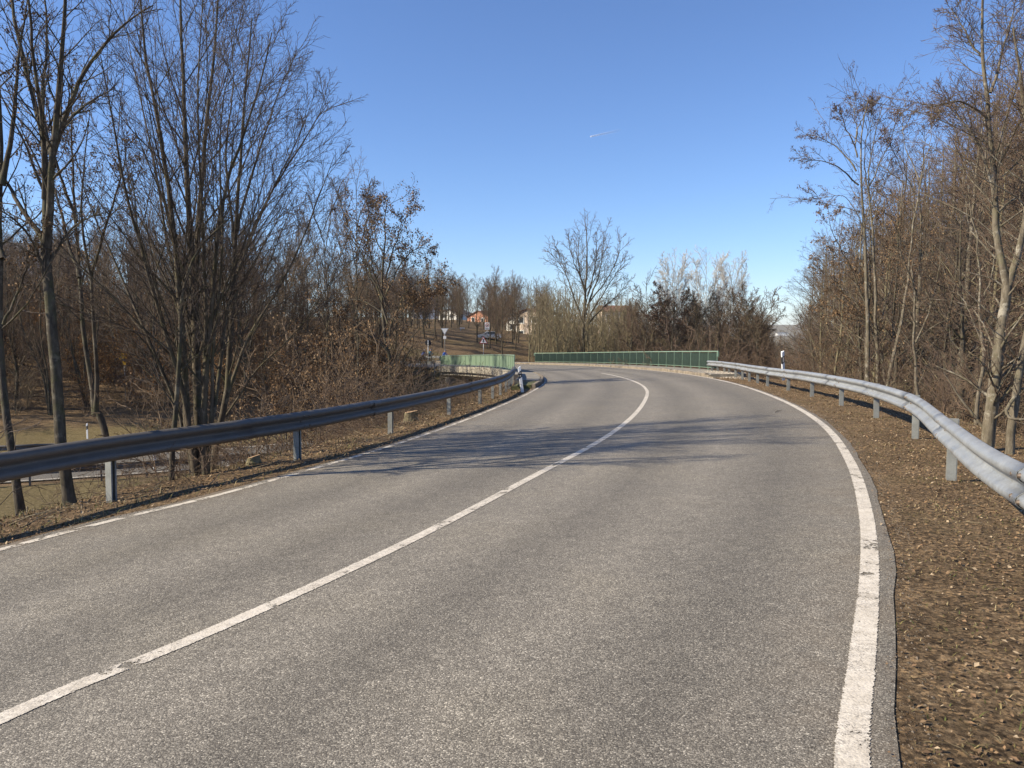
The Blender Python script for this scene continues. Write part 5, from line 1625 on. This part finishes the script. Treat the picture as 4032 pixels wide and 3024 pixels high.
P, o, q = verge_points(22000, -1, 0.05, 4.0, 1.5, 40, 1.4)
m = keep_clump(P, o, 0.15, 2.1)
scatter_blades('dead_grass', P[m], 0.08, 'dead grass tufts on the left verge', M_blade, 0.004)
# fallen sticks
mb = MB()
P, o, q = verge_points(170, -1, 0.25, 3.2, 3.0, 34, 1.2)
for p in P:
    z = tz(*p); a = random.random() * 6.28; L_ = random.uniform(.15, .7)
    d = np.array([math.cos(a), math.sin(a), random.uniform(-.05, .35)])
    c = np.array([p[0], p[1], z + .02])
    mb.tube([c, c + d * L_ * .5 + rng.normal(0, .02, 3), c + d * L_], [.007, .006, .003], 4, False)
tag(mb.build('fallen_sticks', M_twig_olive, None, True), 'scattered dead sticks on the left verge', kind='stuff')
mb = MB()
P, o, q = verge_points(60, 1, 0.5, 4.0, 1.0, 34, 1.2)
for p in P:
    z = tz(*p); a = random.random() * 6.28; L_ = random.uniform(.1, .4)
    d = np.array([math.cos(a), math.sin(a), random.uniform(-.02, .15)]); c = np.array([p[0], p[1], z + .015])
    mb.tube([c, c + d * L_ * .5 + rng.normal(0, .015, 3), c + d * L_], [.005, .004, .002], 4, False)
tag(mb.build('fallen_sticks', M_twig_olive, None, True), 'scattered small sticks on the right verge', kind='stuff')

def branchlet(x, y, label, s=1.0):
    z = float(road_z(x, y))
    mb = MB(); a0 = random.random() * 6.28
    base = np.array([0, 0, .012]); d = np.array([math.cos(a0), math.sin(a0), 0])
    tip = base + d * .28 * s
    mb.tube([base, (base + tip) / 2 + np.array([0, 0, .02]), tip], [.006, .005, .002], 5)
    for q in range(5):
        st_ = base + d * .28 * s * (.2 + .15 * q); a = a0 + random.choice([-1, 1]) * random.uniform(.5, 1.1)
        mb.tube([st_, st_ + np.array([math.cos(a), math.sin(a), .25]) * .10 * s], [.003, .0015], 4, False)
    tag(mb.build('fallen_twig', M_twig_dark, None, True, loc=(x, y, z)), label, 'twig')
branchlet(*[float(v) for v in (6.05, 17.6)], 'small dark fallen twig lying on the right lane near the edge line', 1.5)

# gravel spill at the start of the right walkway
P = np.array([11.0, 40.6])[None] + rng.normal(0, 1, (2600, 2)) * np.array([.45, 1.7])
P = P[(P[:, 0] > 10.1) & (P[:, 0] < 12)]
M_gravel = make_island('gravel', [(0.42, .36, .28), (.30, .26, .20), (.52, .46, .38), (.24, .20, .16)])
n_ = len(P); z = np.maximum(terrain(P[:, 0], P[:, 1]), np.where(P[:, 1] > 38.7, road_z(P[:, 0] - 1.5, P[:, 1]) + .165, -99))
c = np.c_[P, z]; s_ = (0.02 + .03 * rng.random(n_))[:, None]
o6 = np.array([[1, 0, 0], [0, 1, 0], [-1, 0, 0], [0, -1, 0], [0, 0, .8]])
V = (c[:, None] + o6[None] * s_[:, None] * (0.7 + .6 * rng.random((n_, 5, 1)))).reshape(-1, 3)
k = np.arange(n_) * 5
T = np.concatenate([np.stack([k + a, k + b, k + 4], 1) for a, b in ((0, 1), (1, 2), (2, 3), (3, 0))])
tag(link('gravel', raw_mesh('gravel', V, None, T), M_gravel), 'pale gravel spilled at the start of the right walkway', kind='stuff')

# tree stumps
M_cut = simple('cut_wood', (0.45, 0.29, 0.16), 0.8, 0.2, 12)
def stump(X, Y, d, r, h, label):
    x = px(X, d); z = tz(x, d)
    root = empty('tree_stump', (x, d, z)); tag(root, label, 'tree stump')
    k = 14; a = np.arange(k) * 2 * math.pi / k
    rings = []
    for zz, rr in ((-.15, 1.5), (0.03, 1.25), (h * .5, 1.05), (h, 1.0)):
        rj = r * rr * (1 + .07 * np.sin(a * 3 + 1) + rng.normal(0, .03, k))
        rings.append(np.stack([np.cos(a) * rj, np.sin(a) * rj, np.full(k, zz) + (0.03 * np.cos(a) if zz == h else 0)], 1))
    V = np.vstack(rings)
    Q = [[i * k + j, i * k + (j + 1) % k, (i + 1) * k + (j + 1) % k, (i + 1) * k + j] for i in range(3) for j in range(k)]
    MB().add(V, Q).build('trunk', M_bark_olive, root)
    top = rings[-1] + np.array([0, 0, .002])
    V = np.vstack([top, top.mean(0)]); T = [[k, j, (j + 1) % k] for j in range(k)]
    MB().add(V, [], T).build('cut_face', M_cut, root)
stump(886, 918, 20.2, .17, .28, 'fresh cut tree stump behind the left guardrail near the leafy shrubs')
stump(542, 1018, 12.6, .10, .12, 'low pinkish cut stump beside the big many-stemmed tree')

# ------------------------------------------------------------------ houses on the hillside
M_orange = simple('plaster_orange', (0.44, 0.21, 0.13), 0.9, 0.1, .5)
M_whitew = simple('plaster_white', (0.68, 0.66, 0.60), 0.9, 0.08, .5)
M_cream = simple('plaster_cream', (0.62, 0.50, 0.38), 0.9, 0.1, .5)
M_tile = simple('roof_tiles', (0.16, 0.075, 0.05), 0.9, 0.25, 3)
M_slate = simple('roof_grey', (0.13, 0.14, 0.16), 0.8, 0.15, 3)
M_glass = simple('window_glass', (0.03, 0.04, 0.05), 0.1, 0.1, 1)
def house(X, Ytop, d, w, dep, hw, hr, rz, wallm, roofm, label, wins=((0, .6),), gable=True, zt=None):
    """gable: the gable wall faces the road"""
    x = px(X, d); ztop = img(X, Ytop, d)[2]
    zg = min(tz(x, d) - 0.6, ztop - hw - hr)
    H = ztop - hr - zg
    root = empty('house', (x, d, zg), rz); tag(root, label, 'house')
    mb = MB()
    if gable:
        mb.prism([(-w / 2, 0), (w / 2, 0), (w / 2, H), (0, H + hr), (-w / 2, H)], 0, dep)
    else:
        mb.prism([(-w / 2, 0), (w / 2, 0), (w / 2, H), (-w / 2, H)], 0, dep)
    mb.build('wall', wallm, root)
    rf = MB(); ov = .4; th = .18
    if gable:
        for sd in (-1, 1):
            e = sd * (w / 2 + ov); ez = H - ov * hr / (w / 2)
            poly = [(e, ez + .02), (0, H + hr + .02), (0, H + hr + th), (e, ez + th)]
            rf.prism(poly if sd > 0 else poly[::-1], -ov, dep + ov)
    else:
        V = []
        for yy, zz in ((-ov, H - .05), (dep / 2, H + hr), (dep + ov, H - .05)):
            V += [(-w / 2 - ov, yy, zz), (w / 2 + ov, yy, zz), (-w / 2 - ov, yy, zz + th), (w / 2 + ov, yy, zz + th)]
        rf.add(V, [[0, 1, 5, 4], [2, 6, 7, 3], [4, 5, 9, 8], [6, 10, 11, 7], [0, 2, 3, 1], [8, 9, 11, 10], [0, 4, 6, 2], [4, 8, 10, 6], [1, 3, 7, 5], [5, 7, 11, 9]])
    rf.build('roof', roofm, root)
    for wx, wz in wins:
        zc = H * wz if wz <= 1.2 else wz
        zc = H - wz if wz > 0 else H
        f = MB().box((wx, -.03, zc), (1.5, .08, 1.5)).build('window', M_whitew, root)
        MB().box((wx, -.08, zc), (1.05, .04, 1.1)).build('pane', M_glass, f)
    return root
house(1033, 672, 240, 9.5, 9, 3, 1.8, -.75, M_orange, M_tile, 'orange gabled house among the trees on the hillside', ((-2.2, .9), (2.0, 1.0)))
house(968, 668, 265, 8, 8, 3, 1.4, -.6, M_whitew, M_slate, 'small whitish house left of the orange one', ((-1.5, .9), (1.6, .9)))
house(925, 634, 285, 11, 9, 3, 2.2, .2, M_whitew, M_slate, 'large grey gabled roof peeking above the hillside trees at left', ((-2, 1.2), (2, 1.2)))
house(1140, 668, 158, 5.5, 6, 6, .8, -.6, M_cream, M_tile, 'tall cream and orange building behind the thin trees', ((-1.6, 1.4), (1.6, 1.4), (-1.6, 4.2), (1.6, 4.2)))
house(1107, 687, 164, 3.2, 4, 4, .4, -.6, M_whitew, M_slate, 'narrow white building left of the tall cream one', ((0, 1.4),))
house(1120, 727, 150, 5, 4, 1.5, .5, -.5, M_whitew, M_slate, 'low white shed behind the thin trees')
house(1330, 660, 205, 7.5, 10, 2, 1.6, .02, M_cream, M_tile, 'low house with reddish tiled roof behind the lone tree', ((-2, 1.4), (1.6, 1.4)), gable=False)
house(45, 520, 138, 16, 10, 8, 2.0, .3, M_whitew, M_slate, 'whitish apartment house half hidden in the wood at far left', ((-5, 1.8), (-1.5, 1.8), (2, 1.8), (5.5, 1.8), (-5, 4.6), (-1.5, 4.6), (2, 4.6), (5.5, 4.6)), gable=False)
def garden_wall(X0, X1, Y, d, h, label):
    x0, x1 = px(X0, d), px(X1, d); z = img(X0, Y, d)[2]
    zb = min(tz(x0, d), tz(x1, d)) - .5
    MBx = MB().box(((x1 - x0) / 2, 0, (z - zb) / 2), (x1 - x0, .25, z - zb))
    tag(MBx.build('garden_wall', M_whitew, None, loc=(x0, d, zb)), label, 'wall')
garden_wall(1019, 1046, 729, 172, 1.5, 'white garden wall on the hillside above the warning sign')
garden_wall(1068, 1082, 737, 166, 1.3, 'short white garden wall right of the zone sign')
# far white hall on the plain
xx = px(1688, 5200); zz = tz(xx, 5200)
rt_ = empty('factory_hall', (xx, 5200, zz)); tag(rt_, 'distant long white hall on the hazy plain', 'hall')
MB().box((0, 0, 8), (75, 40, 18)).build('wall', M_whitew, rt_); MB().prism([(-39, 17), (39, 17), (0, 22)], -21, 21).build('roof', M_slate, rt_)

# ------------------------------------------------------------------ parked car behind the signs
M_silver = simple('car_paint_silver', (0.45, 0.47, 0.50), 0.3, 0.03, 2, metal=0.5)
M_tyre = simple('tyre', (0.02, 0.02, 0.02), 0.9, 0.1)
def car(X, d, rz, label):
    x = px(X, d); root = empty('parked_car', (x, d, tz(x, d)), rz); tag(root, label, 'car')
    side = [(-2.1, .35), (2.1, .35), (2.15, .6), (2.05, .78), (1.2, .92), (.55, 1.38), (-.9, 1.42), (-1.7, 1.0), (-2.1, .92)]
    V = []
    for yy, sc_ in ((-.85, 1), (.85, 1)):
        for a, b in side: V.append((a, yy * (1 - max(0, b - .9) * .35), b))
    k = len(side)
    Q = [[i, (i + 1) % k, k + (i + 1) % k, k + i] for i in range(k)]; T = []
    for i in range(1, k - 1): T += [[0, i, i + 1], [k, k + i + 1, k + i]]
    MB().add(V, Q, T).build('body', M_silver, root)
    for sd in (-1, 1):
        MB().add([(1.0, sd * .835, .98), (.52, sd * .72, 1.33), (-.85, sd * .715, 1.36), (-1.45, sd * .83, 1.02)], [[0, 1, 2, 3]]).build('side_window', M_glass, root)
        for wx in (-1.3, 1.3):
            w_ = MB().tube([(wx, sd * .70, .32), (wx, sd * .88, .32)], .32, 18).build('wheel', M_tyre, root)
            MB().tube([(wx, sd * .882, .32), (wx, sd * .89, .32)], .2, 14).build('rim', M_silver, w_)
    MB().add([(1.22, -.72, .95), (1.22, .72, .95), (.60, .66, 1.36), (.60, -.66, 1.36)], [[0, 1, 2, 3]]).build('windscreen', M_glass, root)
    for sd in (-1, 1): MB().box((2.11, sd * .6, .68), (.06, .3, .14)).build('headlight', M_white, root)
car(1058, 134, math.radians(185), 'silver car parked behind the triangular warning sign')

# ------------------------------------------------------------------ cyclists beyond the bridge
M_jb = simple('jacket_blue', (0.03, 0.13, 0.50), 0.8, 0.1)
M_jt = simple('jacket_teal', (0.03, 0.28, 0.42), 0.8, 0.1)
M_pants = simple('trousers_dark', (0.02, 0.022, 0.03), 0.9, 0.2)
M_skin = simple('skin', (0.45, 0.27, 0.19), 0.6, 0.05)
M_helm_w = simple('helmet_pale', (0.6, 0.6, 0.6), 0.4, 0.05)
M_helm_d = simple('helmet_dark', (0.03, 0.04, 0.08), 0.4, 0.1)
def person_mesh(jm, flip=False):
    J = [((0, 0, .97), .15), ((.10, 0, 1.13), .155), ((.24, 0, 1.34), .165), ((.31, 0, 1.45), .075), ((.35, 0, 1.53), .08), ((.38, 0, 1.62), .105), ((.40, 0, 1.70), .09)]
    E_ = [(0, 1), (1, 2), (2, 3), (3, 4), (4, 5), (5, 6)]
    fa, fb = ((.30, .74), (.16, .36)), ((.34, .90), (.26, .60))
    if flip: fa, fb = fb, fa
    for sd, (kn, ft) in ((1, fa), (-1, fb)):
        n0 = len(J)
        J += [((.25, sd * .19, 1.38), .075), ((.42, sd * .24, 1.19), .05), ((.60, sd * .20, 1.06), .04), ((.66, sd * .19, 1.04), .04)]
        E_ += [(2, n0), (n0, n0 + 1), (n0 + 1, n0 + 2), (n0 + 2, n0 + 3)]
        n1 = len(J)
        J += [((.03, sd * .11, .92), .11), ((kn[0], sd * .12, kn[1]), .075), ((ft[0], sd * .12, ft[1] - .02), .05), ((ft[0] + .15, sd * .12, ft[1] - .08), .045)]
        E_ += [(0, n1), (n1, n1 + 1), (n1 + 1, n1 + 2), (n1 + 2, n1 + 3)]
    me = bpy.data.meshes.new('body_skeleton'); me.from_pydata([j[0] for j in J], E_, [])
    o = bpy.data.objects.new('body_skeleton', me); COL.objects.link(o)
    md = o.modifiers.new('skin', 'SKIN')
    for v, j in zip(me.skin_vertices[0].data, J): v.radius = (j[1], j[1])
    me.skin_vertices[0].data[0].use_root = True
    ss = o.modifiers.new('sub', 'SUBSURF'); ss.levels = 1; ss.render_levels = 1
    dg = bpy.context.evaluated_depsgraph_get(); dg.update()
    out = bpy.data.meshes.new_from_object(o.evaluated_get(dg)); out.name = 'body'
    bpy.data.objects.remove(o)
    out.materials.clear()
    for m in (jm, M_pants, M_skin): out.materials.append(m)
    for p in out.polygons:
        c = p.center
        p.material_index = 2 if (c.z > 1.47 or c.x > .60 and c.z > .98) else (1 if c.z < 1.0 or (c.z < 1.04 and c.x < .15) else 0)
        p.use_smooth = True
    return out
def cyclist(X, d, rz, jm, hm, label, blabel, flip=False):
    x = px(X, d); z = float(road_z(x, d))
    bk = empty('bicycle', (x, d, z), rz); tag(bk, blabel, 'bicycle')
    for wx in (-.35, .68):
        V = []; Q = []; k = 24
        for i in range(k):
            a = i * 2 * math.pi / k
            for rr, yy in ((.34, -.015), (.34, .015), (.30, .012), (.30, -.012)): V.append((wx + rr * math.cos(a), yy, .34 + rr * math.sin(a)))
        for i in range(k):
            j = (i + 1) % k
            for q in range(4): Q.append([i * 4 + q, i * 4 + (q + 1) % 4, j * 4 + (q + 1) % 4, j * 4 + q])
        wo_ = MB().add(V, Q).build('wheel', M_tyre, bk)
        sp2 = MB()
        for i in range(8):
            a = i * math.pi / 8; sp2.tube([(wx - .3 * math.cos(a), 0, .34 - .3 * math.sin(a)), (wx + .3 * math.cos(a), 0, .34 + .3 * math.sin(a))], .003, 3, False)
        sp2.build('spokes', M_silver, wo_)
    fr = MB()
    for a, b in (((-.35, 0, .34), (.06, 0, .30)), ((.06, 0, .30), (-.06, 0, .86)), ((-.35, 0, .34), (-.03, 0, .74)), ((.06, 0, .30), (.50, 0, .72)), ((-.03, 0, .76), (.48, 0, .84)), ((.68, 0, .34), (.49, 0, .98))):
        fr.tube([a, b], .018, 6)
    fr.build('frame', M_helm_d, bk)
    MB().tube([(.60, -.22, 1.02), (.52, -.05, 1.0), (.52, .05, 1.0), (.60, .22, 1.02)], .015, 6).build('handlebar', M_black, bk)
    MB().tube([(-.20, 0, .89), (-.05, 0, .90), (.06, 0, .88)], [.06, .055, .02], 8).build('saddle', M_black, bk)
    MB().box((.06, 0, .30), (.10, .26, .03)).build('pedals', M_black, bk)
    pr = empty('person', (x, d, z), rz); tag(pr, label, 'person')
    link('body', person_mesh(jm, flip), None, pr)
    V = []; k = 12
    for i in range(5):
        el = i / 4 * math.pi / 2
        for j in range(k): a = j * 2 * math.pi / k; V.append((.40 + .15 * math.cos(el) * math.cos(a), .115 * math.cos(el) * math.sin(a), 1.68 + .11 * math.sin(el)))
    Q = [[i * k + j, i * k + (j + 1) % k, (i + 1) * k + (j + 1) % k, (i + 1) * k + j] for i in range(4) for j in range(k)]
    MB().add(V, Q).build('helmet', hm, pr, True)
cyclist(912, 103.0, math.radians(-28), M_jb, M_helm_w, 'cyclist in blue jacket and pale helmet, leftmost of the three', 'bicycle under the leftmost blue clad cyclist')
cyclist(926, 105.0, math.radians(-28), M_jt, M_helm_d, 'cyclist in teal jacket bending behind the round sign pole', 'bicycle under the teal clad cyclist', True)
cyclist(957, 100.5, math.radians(-32), M_jb, M_helm_d, 'cyclist in blue jacket and dark helmet at the left end of the railing', 'bicycle beside the left end of the pale green railing', True)

# ------------------------------------------------------------------ contrail
m, nt, ns, lk, bs = new_mat('contrail_ice')
tc = N(nt, 'ShaderNodeTexCoord'); sx = N(nt, 'ShaderNodeSeparateXYZ'); lk.new(tc.outputs['Generated'], sx.inputs[0])
lk.new(ramp(nt, sx.outputs[0], [(0.0, g(0.45)), (0.35, g(0.22)), (1.0, g(0.0))]).outputs[0], bs.inputs['Alpha'])
bs.inputs['Base Color'].default_value = (0.95, 0.96, 1.0, 1); bs.inputs['Roughness'].default_value = 1.0
a, b = img(1276, 295, 9000), img(1342, 281, 9600)
tag(MB().tube([a + (b - a) * t for t in np.linspace(0, 1, 12)], np.linspace(8, 16, 12), 8).build('contrail', m), 'short thin white contrail high in the blue sky', 'contrail')

# crumbled grit along the asphalt edges
for side_, nm in ((1, 'right'), (-1, 'left')):
    P, o, q = verge_points(7000, side_, -0.05, 0.16, -1.5 if side_ > 0 else 2, 34, 1.8)
    n_ = len(P); z = np.where(o < 0.0, road_z(P[:, 0], P[:, 1]), terrain(P[:, 0], P[:, 1]))
    s_ = ((0.002 + .006 * rng.random(n_) ** 2.5) * (1 + q))[:, None]
    V = (np.c_[P, z][:, None] + o6[None] * s_[:, None] * (0.6 + .8 * rng.random((n_, 5, 1)))).reshape(-1, 3)
    k = np.arange(n_) * 5
    T = np.concatenate([np.stack([k + a, k + b, k + 4], 1) for a, b in ((0, 1), (1, 2), (2, 3), (3, 0))])
    me = raw_mesh('grit', V, None, T)
    tag(link('grit', me, make_island('grit_' + nm, [(.10, .085, .065), (.15, .12, .09), (.06, .05, .04), (.19, .15, .11)])), 'loose grit crumbled along the %s asphalt edge' % nm, kind='stuff')
